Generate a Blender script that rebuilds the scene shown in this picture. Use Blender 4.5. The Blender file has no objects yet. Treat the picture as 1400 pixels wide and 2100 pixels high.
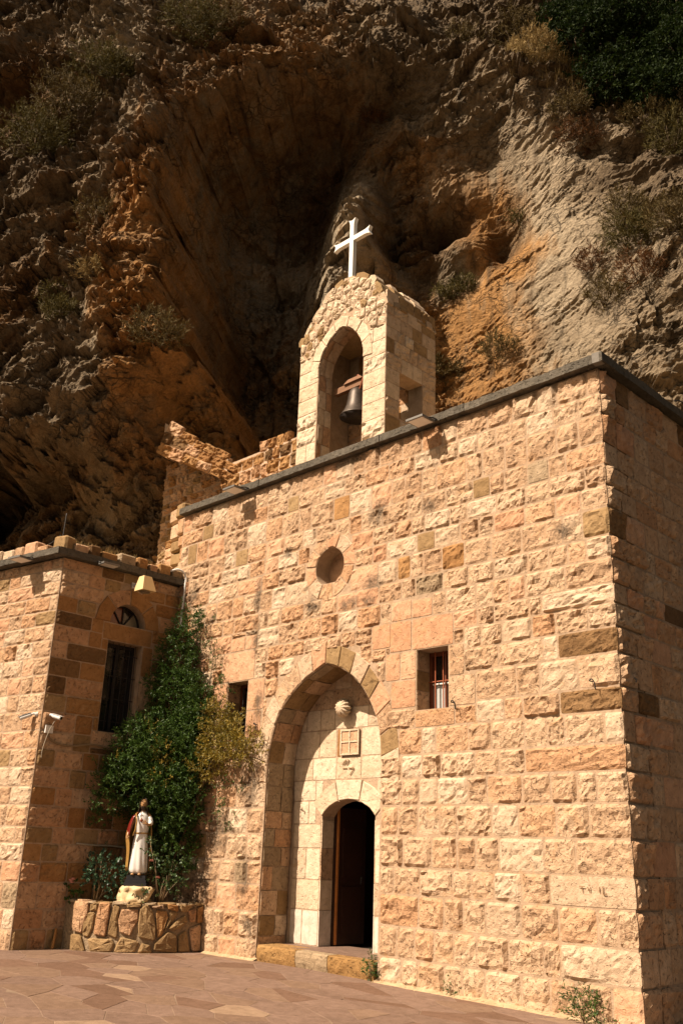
import bpy, math, random
import numpy as np
from mathutils import Vector, Matrix
from mathutils.geometry import tessellate_polygon
random.seed(7)
rng = np.random.default_rng(7)
C = bpy.context.scene.collection
SC = bpy.context.scene

# ---------------------------------------------------------------- camera, sky, sun, exposure
cam = bpy.data.cameras.new('camera')
cam_o = bpy.data.objects.new('camera', cam); C.objects.link(cam_o)
yaw, pitch, roll = -0.7887926, 0.35125557, 0.03385147
Fv = Vector((math.sin(yaw)*math.cos(pitch), math.cos(yaw)*math.cos(pitch), math.sin(pitch)))
Rv = Vector((math.cos(yaw), -math.sin(yaw), 0)); Uv = Rv.cross(Fv)
Rr = Rv*math.cos(roll) + Uv*math.sin(roll); Ur = Uv*math.cos(roll) - Rv*math.sin(roll)
cam_o.matrix_world = Matrix(((Rr.x, Ur.x, -Fv.x, 10), (Rr.y, Ur.y, -Fv.y, -10.5), (Rr.z, Ur.z, -Fv.z, 1.6), (0, 0, 0, 1)))
cam.sensor_fit = 'VERTICAL'; cam.sensor_height = 36.0
cam.lens = 36.0*1910.78/2100.0
cam.clip_start = 0.1; cam.clip_end = 2000
SC.camera = cam_o

SUN_TRAVEL = Vector((0.178, 0.61, -0.698)).normalized()
sun_el = math.asin(-SUN_TRAVEL.z)
world = bpy.data.worlds.new('World'); SC.world = world; world.use_nodes = True
wn = world.node_tree.nodes; wl = world.node_tree.links
bg = wn['Background']; sky = wn.new('ShaderNodeTexSky')
sky.sky_type = 'NISHITA'; sky.sun_disc = False
sky.sun_elevation = sun_el; sky.sun_rotation = math.atan2(-SUN_TRAVEL.x, -SUN_TRAVEL.y)
sky.air_density = 0.7; sky.dust_density = 4.0; sky.ozone_density = 0.3
wb = wn.new('ShaderNodeMix'); wb.data_type = 'RGBA'; wb.blend_type = 'MULTIPLY'; wb.inputs[0].default_value = 1.0   # the photograph's warm white balance
wl.new(sky.outputs['Color'], wb.inputs[6]); wb.inputs[7].default_value = (1.0, .84, .60, 1); wl.new(wb.outputs[2], bg.inputs['Color']); bg.inputs['Strength'].default_value = 0.05
sun = bpy.data.lights.new('sun', 'SUN'); sun.energy = 4.8; sun.angle = math.radians(0.53); sun.color = (1.0, 0.845, 0.675)
sun_o = bpy.data.objects.new('sun', sun); C.objects.link(sun_o)
sun_o.rotation_euler = SUN_TRAVEL.to_track_quat('-Z', 'Y').to_euler(); sun_o.location = (-5, -20, 30)
SC.view_settings.view_transform = 'Standard'; SC.view_settings.look = 'None'
SC.view_settings.exposure = 0.83; SC.view_settings.gamma = 1.0
SC.view_settings.use_curve_mapping = False
SC.render.engine = 'CYCLES'
SC.cycles.use_denoising = True
SC.cycles.max_bounces = 6; SC.cycles.diffuse_bounces = 1

# ---------------------------------------------------------------- noise
_g = np.random.default_rng(3)
PERM = np.concatenate([_g.permutation(256)]*3)
GRAD = _g.normal(size=(256, 3)); GRAD /= np.linalg.norm(GRAD, axis=1)[:, None]
def perlin(x, y, z):
    x, y, z = np.broadcast_arrays(np.asarray(x, float), np.asarray(y, float), np.asarray(z, float))
    xi, yi, zi = np.floor(x).astype(int), np.floor(y).astype(int), np.floor(z).astype(int)
    xf, yf, zf = x-xi, y-yi, z-zi
    f = lambda t: t*t*t*(t*(t*6-15)+10)
    u, v, w = f(xf), f(yf), f(zf)
    out = 0
    for dx in (0, 1):
        for dy in (0, 1):
            for dz in (0, 1):
                h = PERM[PERM[PERM[(xi+dx) & 255]+((yi+dy) & 255)]+((zi+dz) & 255)]
                g = GRAD[h]
                d = g[..., 0]*(xf-dx)+g[..., 1]*(yf-dy)+g[..., 2]*(zf-dz)
                out = out + d*(u if dx else 1-u)*(v if dy else 1-v)*(w if dz else 1-w)
    return out*1.6
def fbm(x, y, z, octv=4, gain=.5, lac=2.03):
    a, s = 1.0, 0
    for i in range(octv):
        s = s + a*perlin(x, y, z); a *= gain; x, y, z = x*lac+17.3, y*lac+5.1, z*lac-9.7
    return s
def ridged(x, y, z, octv=4, gain=.55, lac=2.1):
    a, s = 1.0, 0
    for i in range(octv):
        s = s + a*(1-2*np.abs(perlin(x, y, z))); a *= gain; x, y, z = x*lac+3.3, y*lac+15.1, z*lac-2.7
    return s

# ---------------------------------------------------------------- mesh helpers
BASE = {}
class MB:
    def __init__(s): s.v, s.f, s.m = [], [], []
    def add(s, verts, faces, m=0):
        k = len(s.v); s.v += [tuple(p) for p in verts]
        s.f += [tuple(i+k for i in f) for f in faces]; s.m += [m]*len(faces)
    def box(s, c, d, rz=0, m=0, taper=1.0, R=None):
        hx, hy, hz = d[0]/2, d[1]/2, d[2]/2
        pts = [Vector((x*hx*(taper if z > 0 else 1), y*hy*(taper if z > 0 else 1), z*hz)) for z in (-1, 1) for y in (-1, 1) for x in (-1, 1)]
        M = R if R is not None else Matrix.Rotation(rz, 3, 'Z')
        s.add([M @ p + Vector(c) for p in pts], [(0, 2, 3, 1), (4, 5, 7, 6), (0, 1, 5, 4), (2, 6, 7, 3), (0, 4, 6, 2), (1, 3, 7, 5)], m)
    def tube(s, pts, r, n=8, m=0):
        pts = [Vector(p) for p in pts]; k = len(pts)
        r = list(r) if hasattr(r, '__len__') else [r]*k
        V = []; ref = None
        for i, p in enumerate(pts):
            t = (pts[min(i+1, k-1)]-pts[max(i-1, 0)]).normalized()
            if ref is None: ref = Vector((0, 0, 1)) if abs(t.z) < .9 else Vector((1, 0, 0))
            a = t.cross(ref).normalized(); b = t.cross(a).normalized(); ref = -b if False else b.cross(t)*-1 if False else ref
            for j in range(n):
                an = 2*math.pi*j/n; V.append(p+(a*math.cos(an)+b*math.sin(an))*r[i])
        Fc = [(i*n+j, i*n+(j+1) % n, (i+1)*n+(j+1) % n, (i+1)*n+j) for i in range(k-1) for j in range(n)]
        Fc += [tuple(range(n))[::-1], tuple((k-1)*n+j for j in range(n))]
        s.add(V, Fc, m)
    def lathe(s, prof, c=(0, 0, 0), n=24, m=0, fn=None):
        V = []
        for r, z in prof:
            for j in range(n):
                a = 2*math.pi*j/n; rr = fn(r, z, a) if fn else (r, r)
                V.append((c[0]+rr[0]*math.cos(a), c[1]+rr[1]*math.sin(a), c[2]+z))
        k = len(prof)
        Fc = [(i*n+j, i*n+(j+1) % n, (i+1)*n+(j+1) % n, (i+1)*n+j) for i in range(k-1) for j in range(n)]
        Fc += [tuple(range(n))[::-1], tuple((k-1)*n+j for j in range(n))]
        s.add(V, Fc, m)
    def prism(s, poly, y0, y1, m=0, frame=None):
        """polygon in (x,z), extruded from y0 (front) to y1 (back); optional frame(x,y,z)->world"""
        fr = frame or (lambda x, y, z: (x, y, z)); n = len(poly)
        V = [fr(x, y0, z) for x, z in poly]+[fr(x, y1, z) for x, z in poly]
        s.add(V, [tuple(range(n)), tuple(range(2*n-1, n-1, -1))]+[(i, i+n, (i+1) % n+n, (i+1) % n) for i in range(n)], m)
    def plate(s, loops, y0, y1, m=0, frame=None):
        """wall sheet with holes: first loop outer, the others holes, all in (x,z)"""
        fr = frame or (lambda x, y, z: (x, y, z))
        tr = tessellate_polygon([[Vector((x, z, 0)) for x, z in l] for l in loops])
        flat = [p for l in loops for p in l]; n = len(flat)
        V = [fr(x, y0, z) for x, z in flat]+[fr(x, y1, z) for x, z in flat]
        Fc = [tuple(t) for t in tr]+[tuple(i+n for i in t[::-1]) for t in tr]
        k = 0
        for l in loops:
            L = len(l)
            Fc += [(k+i, k+i+n, k+(i+1) % L+n, k+(i+1) % L) for i in range(L)]; k += L
        s.add(V, Fc, m)
    def build(s, name, mats, parent=None, smooth=False, loc=None, fix=True):
        me = bpy.data.meshes.new(name)
        b = Vector(loc) if loc is not None else (BASE[parent] if parent is not None else Vector((0, 0, 0)))
        me.from_pydata([Vector(p)-b for p in s.v], [], s.f)
        if not isinstance(mats, (list, tuple)): mats = [mats]
        for m in mats: me.materials.append(m)
        if len(mats) > 1: me.polygons.foreach_set('material_index', s.m)
        if fix:
            import bmesh
            bm = bmesh.new(); bm.from_mesh(me); bmesh.ops.recalc_face_normals(bm, faces=bm.faces[:]); bm.to_mesh(me); bm.free()
        if smooth: me.polygons.foreach_set('use_smooth', [True]*len(me.polygons))
        o = bpy.data.objects.new(name, me); C.objects.link(o)
        if parent is not None: o.parent = parent; BASE[o] = BASE[parent]
        else:
            o.location = b; BASE[o] = b
        return o
def np_mesh(name, V, Fq, mat, parent=None, loc=None, smooth=True, attrs=None):
    me = bpy.data.meshes.new(name); V = np.asarray(V, float); Fq = np.asarray(Fq, np.int32)
    b = np.array(loc if loc is not None else (BASE[parent] if parent is not None else (0, 0, 0)), float)
    k = Fq.shape[1]
    me.vertices.add(len(V)); me.vertices.foreach_set('co', (V-b).astype(np.float32).ravel())
    me.loops.add(Fq.size); me.loops.foreach_set('vertex_index', Fq.ravel())
    me.polygons.add(len(Fq)); me.polygons.foreach_set('loop_start', np.arange(0, Fq.size, k, dtype=np.int32))
    me.polygons.foreach_set('loop_total', np.full(len(Fq), k, np.int32)) if False else None
    me.polygons.foreach_set('use_smooth', np.full(len(Fq), smooth))
    me.update(calc_edges=True); me.validate()
    for an, arr in (attrs or {}).items():
        at = me.attributes.new(an, 'FLOAT', 'POINT'); at.data.foreach_set('value', np.asarray(arr, np.float32))
    me.materials.append(mat)
    o = bpy.data.objects.new(name, me); C.objects.link(o)
    if parent is not None: o.parent = parent; BASE[o] = BASE[parent]
    else: o.location = b; BASE[o] = Vector(b)
    return o
def tag(o, label=None, cat=None, group=None, kind=None):
    if label: o['label'] = label
    if cat: o['category'] = cat
    if group: o['group'] = group
    if kind: o['kind'] = kind
    return o
def thing(name, label, cat, loc, group=None):
    o = bpy.data.objects.new(name, None); C.objects.link(o); o.location = loc; o.empty_display_size = .2
    BASE[o] = Vector(loc); return tag(o, label, cat, group)

# ---------------------------------------------------------------- materials
class NT:
    def __init__(s, name):
        s.mat = bpy.data.materials.new(name); s.mat.use_nodes = True
        s.n = s.mat.node_tree.nodes; s.l = s.mat.node_tree.links; s.b = s.n['Principled BSDF']
        s.geo = s.n.new('ShaderNodeNewGeometry')
    def link(s, a, b): s.l.new(a, b)
    def math(s, op, a, b=None, clamp=False):
        n = s.n.new('ShaderNodeMath'); n.operation = op; n.use_clamp = clamp
        for i, v in enumerate((a, b)):
            if v is None: continue
            if isinstance(v, (int, float)): n.inputs[i].default_value = v
            else: s.link(v, n.inputs[i])
        return n.outputs[0]
    def noise(s, scale, detail=4, rough=.55, dist=0, vec=None, mul=None):
        n = s.n.new('ShaderNodeTexNoise'); n.inputs['Scale'].default_value = scale; n.inputs['Detail'].default_value = detail
        n.inputs['Roughness'].default_value = rough; n.inputs['Distortion'].default_value = dist
        v = vec or s.geo.outputs['Position']
        if mul:
            m = s.n.new('ShaderNodeVectorMath'); m.operation = 'MULTIPLY'; s.link(v, m.inputs[0]); m.inputs[1].default_value = mul; v = m.outputs[0]
        s.link(v, n.inputs['Vector']); return n.outputs['Fac']
    def rng(s, v, a, b, c=0, d=1):
        n = s.n.new('ShaderNodeMapRange'); s.link(v, n.inputs['Value'])
        for k, x in zip(('From Min', 'From Max', 'To Min', 'To Max'), (a, b, c, d)): n.inputs[k].default_value = x
        return n.outputs[0]
    def ramp(s, v, stops):
        n = s.n.new('ShaderNodeValToRGB'); s.link(v, n.inputs[0]); e = n.color_ramp.elements
        while len(e) < len(stops): e.new(.5)
        for x, (p, c) in zip(e, stops): x.position = p; x.color = (*c, 1)
        return n.outputs[0]
    def mix(s, f, a, b, mode='MIX'):
        n = s.n.new('ShaderNodeMix'); n.data_type = 'RGBA'; n.blend_type = mode
        for i, v in ((0, f), (6, a), (7, b)):
            if isinstance(v, (int, float)): n.inputs[i].default_value = v
            elif isinstance(v, tuple): n.inputs[i].default_value = (*v, 1)
            else: s.link(v, n.inputs[i])
        return n.outputs[2]
    def rnd(s):
        oi = s.n.new('ShaderNodeObjectInfo')
        return s.math('FRACT', s.math('ADD', oi.outputs['Random'], s.geo.outputs['Random Per Island']))
    def bump(s, h, strength=.5, dist=.03):
        n = s.n.new('ShaderNodeBump'); n.inputs['Strength'].default_value = strength; n.inputs['Distance'].default_value = dist
        s.link(h, n.inputs['Height']); s.link(n.outputs[0], s.b.inputs['Normal'])
    def done(s, col, rough=.85, spec=.3, metal=0):
        if isinstance(col, tuple): s.b.inputs['Base Color'].default_value = (*col, 1)
        else: s.link(col, s.b.inputs['Base Color'])
        if isinstance(rough, (int, float)): s.b.inputs['Roughness'].default_value = rough
        else: s.link(rough, s.b.inputs['Roughness'])
        s.b.inputs['Specular IOR Level'].default_value = spec; s.b.inputs['Metallic'].default_value = metal
        return s.mat

STAINS = [(-2.62, 5.95, .13, .5), (-2.6, 5.15, .14, .5), (-1.83, 6.58, .2, .14), (.2, 5.68, .26, .2), (-.3, 5.4, .3, .16), (.12, 5.38, .2, .16), (3.7, 5.79, .22, .17), (.28, 6.85, .28, .32),
          (-2.45, 3.95, .16, .45), (-2.5, 2.6, .3, .55), (-2.55, 1.2, .3, .5), (-3.6, 1.0, .5, .6), (-3.3, 1.9, .5, .5), (-4.6, 6.2, .3, .3), (-1.2, 5.5, .25, .2), (1.36, 6.7, .22, .16), (-2.3, .5, .2, .3), (-.4, 8.0, .5, .25), (-3.9, 5.7, .15, .15)]
def stone_mat(name, cols, bump=.85, pits=.6, stains=False, rough=.9, warmvar=.5):
    t = NT(name); r = t.rnd()
    L = t.noise(1.3, 3, .5); M = t.noise(8, 8, .66, .4); Fn = t.noise(42, 5, .6); P = t.noise(21, 3, .5, .6); K = t.noise(4.2, 6, .6, .8)
    k = t.math('ADD', t.math('MULTIPLY', r, .42), t.math('ADD', t.math('MULTIPLY', L, .35), t.math('MULTIPLY', K, warmvar)))
    k = t.math('SUBTRACT', k, .19+warmvar*.25)
    col = t.ramp(k, [(0.05, cols[0]), (.45, cols[1]), (.85, cols[2])])
    col = t.mix(1.0, col, t.ramp(M, [(.25, (.72, .7, .66)), (.62, (1.1, 1.1, 1.1))]), 'MULTIPLY')
    if pits:
        pf = t.math('MULTIPLY', t.rng(P, .60, .70), pits); col = t.mix(pf, col, tuple(c*.35 for c in cols[0]))
    if stains:
        tot = None
        for cx, cz, rx, rz in STAINS:
            a = t.n.new('ShaderNodeVectorMath'); a.operation = 'SUBTRACT'; t.link(t.geo.outputs['Position'], a.inputs[0]); a.inputs[1].default_value = (cx, 0, cz)
            b = t.n.new('ShaderNodeVectorMath'); b.operation = 'MULTIPLY'; t.link(a.outputs[0], b.inputs[0]); b.inputs[1].default_value = (1/rx, 0, 1/rz)
            c = t.n.new('ShaderNodeVectorMath'); c.operation = 'LENGTH'; t.link(b.outputs[0], c.inputs[0])
            v = t.rng(c.outputs['Value'], .3, 1.15, 1, 0)
            tot = v if tot is None else t.math('MAXIMUM', tot, v)
        s2 = t.math('ADD', t.math('MULTIPLY', t.noise(7, 7, .7, .5), .55), t.math('MULTIPLY', t.noise(26, 6, .7, .4), .45))
        sf = t.math('MULTIPLY', t.rng(t.math('ADD', t.math('MULTIPLY', tot, .62), t.math('MULTIPLY', t.rng(s2, .3, .7), .9)), .62, 1.15), .85)
        col = t.mix(sf, col, (.088, .066, .045))
        ox = t.math('MULTIPLY', t.rng(t.noise(2.6, 5, .6, 1.2), .56, .72), .4); col = t.mix(ox, col, (.46, .24, .095))
    h = t.math('ADD', t.math('ADD', M, t.math('MULTIPLY', Fn, .3)), t.math('MULTIPLY', t.rng(P, .58, .70), -.45))
    t.bump(h, bump, .055)
    return t.done(col, rough, .2)
def plain_mat(name, c, rough=.6, var=.15, scale=12, bump=0, metal=0, spec=.4, c2=None):
    t = NT(name); n = t.noise(scale, 6, .6); n2 = t.noise(scale*.2, 4, .6)
    col = t.ramp(t.math('ADD', t.math('MULTIPLY', n, .6), t.math('MULTIPLY', n2, .4)), [(.3, tuple(x*(1-var) for x in c)), (.7, tuple(min(1, x*(1+var)) for x in (c2 or c)))])
    if bump: t.bump(n, bump, .01)
    return t.done(col, rough, spec, metal)
M_PALE = stone_mat('stone_pale', [(.45, .28, .165), (.565, .39, .25), (.64, .49, .35)], stains=True)
M_OCHRE = stone_mat('stone_ochre', [(.455, .25, .13), (.55, .345, .205), (.62, .435, .285)], stains=True)
M_PINK = stone_mat('stone_pink', [(.49, .265, .15), (.56, .335, .205), (.59, .39, .25)], bump=.5, pits=.4, stains=True)
M_CREAM = stone_mat('stone_cream', [(.50, .355, .235), (.59, .445, .31), (.66, .525, .395)], bump=.6, pits=.5, stains=True, warmvar=.5)
M_LIGHT = stone_mat('stone_light', [(.58, .44, .30), (.67, .535, .39), (.73, .61, .47)], bump=.5, pits=.35, warmvar=.4)
M_BROWN = stone_mat('stone_brown', [(.15, .082, .035), (.235, .135, .06), (.33, .2, .1)], bump=.8, pits=.3)
M_GREYST = stone_mat('stone_grey', [(.27, .19, .115), (.37, .27, .17), (.46, .36, .25)], bump=.7, pits=.5)
M_DARKST = stone_mat('stone_olive', [(.25, .155, .07), (.33, .215, .105), (.41, .28, .15)], bump=.5, pits=.4)
M_RUST = stone_mat('stone_rust', [(.29, .14, .05), (.37, .20, .08), (.46, .28, .125)], bump=.5, pits=.4)
M_MARBLE = stone_mat('stone_white', [(.60, .51, .42), (.68, .60, .51), (.72, .65, .57)], bump=.12, pits=.3, warmvar=.2, rough=.6)
M_MORTAR = stone_mat('mortar', [(.40, .28, .185), (.48, .345, .238), (.54, .405, .295)], bump=.4, pits=.25, stains=True, warmvar=.4)
M_PLASTER = stone_mat('plaster', [(.42, .27, .13), (.5, .34, .18), (.58, .42, .26)], bump=.3, pits=.2)
M_CORNICE = stone_mat('cornice_concrete', [(.07, .062, .05), (.125, .108, .085), (.21, .175, .13)], bump=.9, pits=.3)
M_FLAG = stone_mat('flagstone', [(.162, .102, .074), (.20, .128, .094), (.232, .152, .114)], bump=.25, pits=.2, warmvar=.7, rough=.75)
M_FLAGS = [M_FLAG]*6+[stone_mat('flagstone_tan', [(.18, .112, .075), (.205, .13, .088), (.235, .152, .104)], bump=.25, pits=.2, rough=.75)]*3+[stone_mat('flagstone_rust', [(.14, .08, .052), (.168, .098, .066), (.195, .12, .082)], bump=.25, pits=.2, rough=.75)]*2
M_FLAGS = M_FLAGS*2+[stone_mat('flagstone_pale', [(.25, .165, .11), (.29, .195, .13), (.33, .23, .155)], bump=.25, pits=.2, rough=.75)]
M_FLAGJ = stone_mat('paving_mortar', [(.19, .128, .088), (.23, .16, .112), (.28, .20, .14)], bump=.25, pits=.2)
M_STEP = stone_mat('step_stone', [(.30, .165, .06), (.40, .24, .095), (.46, .33, .18)], bump=.8, pits=.6)
M_SOIL = plain_mat('soil', (.09, .055, .03), .95, .4, 20, .6)
M_WHITE = plain_mat('white_paint', (.80, .77, .71), .5, .10, 7, .1)
M_BRONZE = plain_mat('bell_bronze', (.075, .058, .046), .5, .35, 14, .1, .6)
M_BRONZE2 = plain_mat('bell_inside', (.03, .022, .018), .7, .3, 14)
M_RED = plain_mat('red_oxide_iron', (.33, .09, .035), .65, .3, 25, .2)
M_WOODR = plain_mat('red_brown_wood', (.16, .045, .018), .5, .3, 30, .1)
M_WOODD = plain_mat('dark_door_wood', (.035, .014, .008), .45, .3, 18, .1)
M_SUNEDGE = plain_mat('sunlit_edge_wood', (.45, .17, .045), .5, .2, 18)  # brighter copy of the door wood, for its sunlit edge
M_DARK = plain_mat('dark_interior', (.04, .03, .022), .95, .2, 3)  # near-black tone stands in for the unlit rooms
M_CURT = plain_mat('curtain_cloth', (.42, .42, .40), .9, .08, 20)
M_IRON = plain_mat('dark_iron', (.035, .03, .027), .6, .3, 30, .2, .3)
M_GREYM = plain_mat('grey_metal', (.18, .17, .155), .5, .15, 25, .05, .4)
M_CREAMP = plain_mat('cream_lamp_paint', (.72, .52, .26), .5, .05, 10)
M_CAMW = plain_mat('camera_white_plastic', (.72, .70, .67), .35, .03, 10)
M_CABLE = plain_mat('pale_cable', (.42, .36, .27), .6, .1, 10)
M_CABLED = plain_mat('brown_hose', (.24, .165, .09), .6, .15, 10)
M_GLASSD = plain_mat('dark_glass', (.02, .017, .014), .12, .3, 4, 0, 0, .6)
M_GLASSR = plain_mat('amber_glass', (.16, .04, .012), .2, .2, 4, 0, 0, .6)
M_GLASSG = plain_mat('dull_glass', (.24, .2, .13), .25, .2, 4, 0, 0, .6)
M_BLACKP = plain_mat('black_base_paint', (.022, .022, .026), .4, .2, 20)
M_ROBE = plain_mat('white_glazed_paint', (.74, .70, .66), .22, .05, 9, 0, 0, .6)
M_MANTLE = plain_mat('red_glazed_paint', (.15, .014, .009), .25, .2, 9, 0, 0, .6)
M_GOLD = plain_mat('ochre_gold_paint', (.34, .19, .05), .3, .25, 20, 0, 0, .6)
M_SKIN = plain_mat('painted_skin', (.42, .23, .10), .35, .06, 20)
M_HAIR = plain_mat('painted_brown_hair', (.035, .018, .01), .5, .3, 30, .2)
M_HEART = plain_mat('painted_heart', (.24, .06, .02), .4, .2, 50)
M_PED = stone_mat('painted_rock', [(.60, .42, .22), (.68, .52, .31), (.74, .6, .4)], bump=.25, pits=.2, rough=.6)
def leaf_mat(name, c1, c2, c3, rough=.45, trans=.25, spec=.5):
    t = NT(name); r = t.rnd(); n = t.noise(1.1, 3)
    k = t.math('ADD', t.math('MULTIPLY', r, .7), t.math('MULTIPLY', n, .5)); k = t.math('SUBTRACT', k, .1)
    col = t.ramp(k, [(.1, c1), (.5, c2), (.95, c3)])
    t.done(col, rough, spec)
    tr = t.n.new('ShaderNodeBsdfTranslucent'); t.link(col, tr.inputs[0]); mx = t.n.new('ShaderNodeMixShader'); mx.inputs[0].default_value = trans
    t.link(t.b.outputs[0], mx.inputs[1]); t.link(tr.outputs[0], mx.inputs[2]); t.link(mx.outputs[0], t.n['Material Output'].inputs['Surface'])
    return t.mat
M_LEAF = leaf_mat('bush_leaves', (.018, .042, .008), (.046, .095, .014), (.085, .14, .022), .5, .25, .3)
M_LEAFY = leaf_mat('yellow_leaves', (.09, .085, .012), (.25, .185, .022), (.42, .28, .035), .55)
M_ROSE = leaf_mat('rose_leaves', (.03, .065, .022), (.06, .11, .035), (.15, .17, .05), .45)
M_ROSEB = leaf_mat('blue_green_leaves', (.02, .06, .03), (.045, .10, .05), (.10, .17, .085), .45)
M_TREE = leaf_mat('tree_leaves', (.008, .016, .004), (.016, .030, .006), (.04, .056, .010), .7, .2, .12)
M_SCRUB = leaf_mat('scrub_leaves', (.06, .042, .015), (.10, .07, .024), (.16, .115, .04), .8, .2, .2)
M_SCRUBG = leaf_mat('green_scrub_leaves', (.05, .041, .012), (.085, .068, .02), (.14, .11, .03), .8, .2, .2)
M_SCRUBR = leaf_mat('red_scrub_leaves', (.07, .03, .012), (.12, .055, .02), (.17, .085, .03), .8, .2, .2)
M_STRAW = leaf_mat('dry_grass', (.17, .11, .04), (.28, .19, .075), (.40, .29, .12), .8, .2, .2)
M_BARK = plain_mat('bark', (.10, .065, .035), .9, .3, 20, .4)
M_PETAL = plain_mat('pink_petals', (.62, .27, .22), .6, .1, 10)
# ---------------------------------------------------------------- stone bank
BANK = {'rough': [], 'smooth': [], 'rubble': []}
def facets(x, y, seed):
    """broken-rock relief: every cell of a Worley pattern is a tilted plane"""
    xi, yi = np.floor(x).astype(int), np.floor(y).astype(int); f1 = np.full(x.shape, 9.); val = np.zeros(x.shape)
    for dx in (-1, 0, 1):
        for dy in (-1, 0, 1):
            h = PERM[PERM[(xi+dx+seed) & 255]+((yi+dy) & 255)]; px, py = xi+dx+PERM[h]/255., yi+dy+PERM[h+57]/255.
            d = np.hypot(px-x, py-y); nb = d < f1
            v = (PERM[h+101]/255.-.5)*1.1+(x-px)*(PERM[h+13]/255.-.5)*2.4+(y-py)*(PERM[h+29]/255.-.5)*2.4
            val = np.where(nb, v, val); f1 = np.where(nb, d, f1)
    return val
def gen_stone(kind, a, seed):
    g = np.random.default_rng(seed); H = .36; W = a*H
    nx = int(max(5, min(11, round(a*5)))); nz = 5
    if kind == 'rough': nx = int(max(7, min(16, round(a*8)))); nz = 8
    xs = np.linspace(-.5, .5, nx+1); zs = np.linspace(-.5, .5, nz+1)
    xs = np.sign(xs)*.5*(np.abs(xs)*2)**.8; zs = np.sign(zs)*.5*(np.abs(zs)*2)**.8
    X, Z = np.meshgrid(xs*W, zs*H)
    X[1:-1, 1:-1] += g.uniform(-.25, .25, X[1:-1, 1:-1].shape)*W/nx*.7; Z[1:-1, 1:-1] += g.uniform(-.25, .25, Z[1:-1, 1:-1].shape)*H/nz*.7
    s = seed*7.31
    dl, dr, db, dt = X+W/2, W/2-X, Z+H/2, H/2-Z
    dm = np.minimum(np.minimum(dl, dr), np.minimum(db, dt))
    # irregular outline
    amp = {'rough': .009, 'smooth': .004, 'rubble': .03}[kind]
    edge = dm < 1e-6
    nx_ = perlin(X*9+s, Z*9, s*.3); nz_ = perlin(X*9-s, Z*9+4, s*.7)
    cr = (np.abs(X)/(W/2))**6*(np.abs(Z)/(H/2))**6
    inw = {'rough': .010, 'smooth': .005, 'rubble': .045}[kind]
    X2 = X-np.sign(X)*(np.abs(nx_)*amp*(np.abs(X)/(W/2))**3+cr*inw); Z2 = Z-np.sign(Z)*(np.abs(nz_)*amp*(np.abs(Z)/(H/2))**3+cr*inw)
    if kind == 'rough':
        sl = g.uniform(1.2, 6, 4); ramp = np.minimum(np.minimum(dl*sl[0], dr*sl[1]), np.minimum(db*sl[2], dt*sl[3]))
        ramp = ramp*(1+.7*perlin(X*14+s, Z*14, s*.2))
        fa = facets(X*5+s, Z*8-s, seed % 200)*.018+facets(X*11-s, Z*16+s, (seed*3) % 200)*.010
        top = g.uniform(.016, .034)+g.uniform(-.04, .04)*X/W+g.uniform(-.01, .035)*Z/H+fa
        # chipped lower edge and corners
        chip = .5+.5*fbm(X*5+s*1.3, Z*5, s*.6, 2); edge_low = np.clip(1-db/(.10+.05*chip), 0, 1)
        top = top-edge_low*np.clip(chip-.35, 0, 1)*g.uniform(.02, .075)
        sc = perlin(X*7+s*2, Z*9+s, s*.9); top = top-np.clip(sc-.35, 0, 1)*g.uniform(.02, .06)
        h = .002+np.clip(np.minimum(ramp, top), 0, .07)+.006*fbm(X*22+s, Z*26, s, 2)*np.clip(dm/.03, 0, 1)
        h = np.clip(h, .0015, .08)
    elif kind == 'smooth':
        h = .005+.004*np.clip(dm/.012, 0, 1)+.005*fbm(X*12+s, Z*12, s, 2)*np.clip(dm/.03, 0, 1); h = np.clip(h, .003, .03)
    else:
        q = (1-(np.abs(X)/(W/2))**3.2)*(1-(np.abs(Z)/(H/2))**3.2); h = .004+.06*np.clip(q*2.2, 0, 1)**.6*g.uniform(.6, 1.1)+(.02*facets(X*7+s, Z*8, seed % 200)+.012*fbm(X*14+s, Z*14, s, 2))*np.clip(dm/.04, 0, 1); h = np.clip(h, .003, .12)
    n0, n1 = nz+1, nx+1
    V = np.stack([X2/W, -h, Z2/H], -1).reshape(-1, 3)
    Fq = [(j*n1+i, j*n1+i+1, (j+1)*n1+i+1, (j+1)*n1+i) for j in range(nz) for i in range(nx)]
    ring = [i for i in range(n1)]+[j*n1+nx for j in range(1, n0)]+[nz*n1+i for i in range(nx-1, -1, -1)]+[j*n1 for j in range(nz-1, 0, -1)]
    k = len(V); V = np.concatenate([V, np.stack([V[ring, 0], np.full(len(ring), .05), V[ring, 2]], -1)])
    L = len(ring); Fq += [(ring[i], k+i, k+(i+1) % L, ring[(i+1) % L]) for i in range(L)]
    return a, V, np.array(Fq)
_seed = 1
for kind, asp, cnt in (('rough', (.6, .85, 1.15, 1.5, 2.0, 2.7), 9), ('smooth', (.6, 1.0, 1.6, 2.5), 4), ('rubble', (.8, 1.2, 1.7), 8)):
    for a in asp:
        for c in range(cnt):
            a_, V, Fq = gen_stone(kind, a, _seed); _seed += 1
            me = bpy.data.meshes.new('%s_stone' % kind); me.from_pydata(V.tolist(), [], Fq.tolist())
            me.polygons.foreach_set('use_smooth', [kind == 'rubble']*len(Fq)); me.materials.append(M_PALE)
            BANK[kind].append((a, V, Fq, me))

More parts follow.
